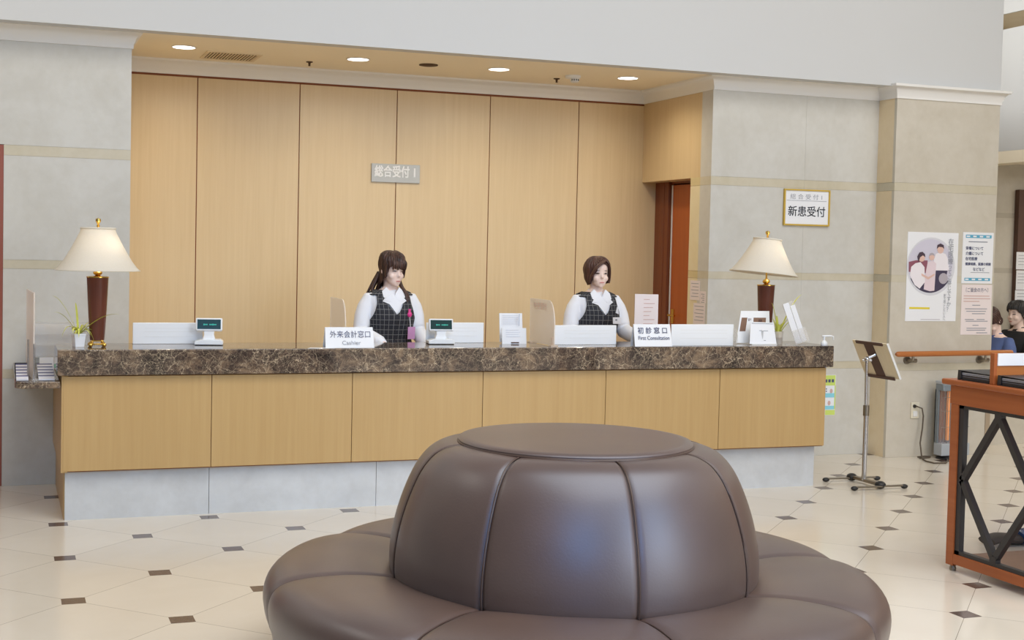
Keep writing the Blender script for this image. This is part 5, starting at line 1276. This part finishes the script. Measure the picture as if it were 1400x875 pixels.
bench(8.53, 9.76, R(-84), 0.305, 'dark low seat under the person in the blue jacket')

# ------------------------------------------------------------------ light
def area(name, loc, rot, sx, sy, e, col, spread=PI):
    l = bpy.data.lights.new(name, 'AREA'); l.shape = 'RECTANGLE'; l.size = sx; l.size_y = sy; l.energy = e; l.color = col; l.spread = spread
    o = bpy.data.objects.new(name, l); COL.objects.link(o); o.location = loc; o.rotation_euler = rot; return o
# daylight from the tall entrance windows behind the camera and from the atrium roof
area('window_light', (7.6, -6.0, 3.4), (R(86), 0, R(20)), 6.5, 5.0, 450, (1.0, 0.985, 0.965))
area('sky_window_light', (-1.4, -6.4, 5.2), (R(70), 0, R(-18)), 4.4, 3.6, 30, (0.20, 0.50, 1.0), R(46))
area('sky_window_light', (6.0, -3.8, 4.4), (R(66), 0, R(24)), 2.2, 4.0, 22, (0.40, 0.66, 1.0), R(60))
area('roof_light', (3.8, 0.8, 7.5), (0, 0, 0), 9, 8, 960, (1.0, 0.975, 0.935))
for x, y in DL:
    l = bpy.data.lights.new('downlight_lamp', 'SPOT'); l.energy = 26; l.color = (1.0, 0.90, 0.72); l.spot_size = R(158); l.spot_blend = 0.8; l.shadow_soft_size = 0.07
    o = bpy.data.objects.new('downlight_lamp', l); COL.objects.link(o); o.location = (x, y, 2.975)
area('corridor_light', (10.0, 8.8, 2.45), (0, 0, 0), 1.0, 2.0, 26, (1.0, 0.95, 0.86))
area('gallery_light', (9.6, 9.5, 3.84), (0, 0, 0), 1.0, 2.0, 8, (1.0, 0.97, 0.92))
area('left_wall_fill', (-2.6, 6.2, 4.8), (R(14), R(12), 0), 2.0, 2.0, 75, (1.0, 0.90, 0.76))  # unseen warm fill, added to lift the dim left wall by the counter
area('gallery_fascia_fill', (5.6, 10.6, 4.4), (0, R(-88), 0), 2.2, 2.0, 90, (1.0, 0.99, 0.97))  # unseen fill added behind the bulkhead to brighten the gallery fascia
w = bpy.data.worlds.new('World'); SC.world = w; w.use_nodes = True
bg_ = w.node_tree.nodes['Background']; bg_.inputs[0].default_value = (1.0, 0.97, 0.93, 1); bg_.inputs[1].default_value = 0.17

# ------------------------------------------------------------------ camera
f_px, pitch, yaw, roll = 1812.7265, -0.0412406, 0.3457788, 0.0215408
cy, sy, cp, sp = math.cos(yaw), math.sin(yaw), math.cos(pitch), math.sin(pitch)
fw = Vector((sy * cp, cy * cp, sp)); rt = Vector((cy, -sy, 0)); up = rt.cross(fw)
cr, sr = math.cos(roll), math.sin(roll)
r2 = rt * cr + up * sr; u2 = up * cr - rt * sr
cam = bpy.data.cameras.new('Camera'); co = bpy.data.objects.new('Camera', cam); COL.objects.link(co)
cam.sensor_width = 36; cam.sensor_fit = 'HORIZONTAL'; cam.lens = f_px / 1400 * 36
cam.shift_x = 45.913 / 1400; cam.shift_y = -21.001 / 1400; cam.clip_end = 200
mt = Matrix((r2, u2, -fw)).transposed().to_4x4(); mt.translation = (0, 0, 1.6065); co.matrix_world = mt
SC.camera = co
SC.view_settings.view_transform = 'Standard'; SC.view_settings.look = 'None'; SC.view_settings.exposure = -0.14
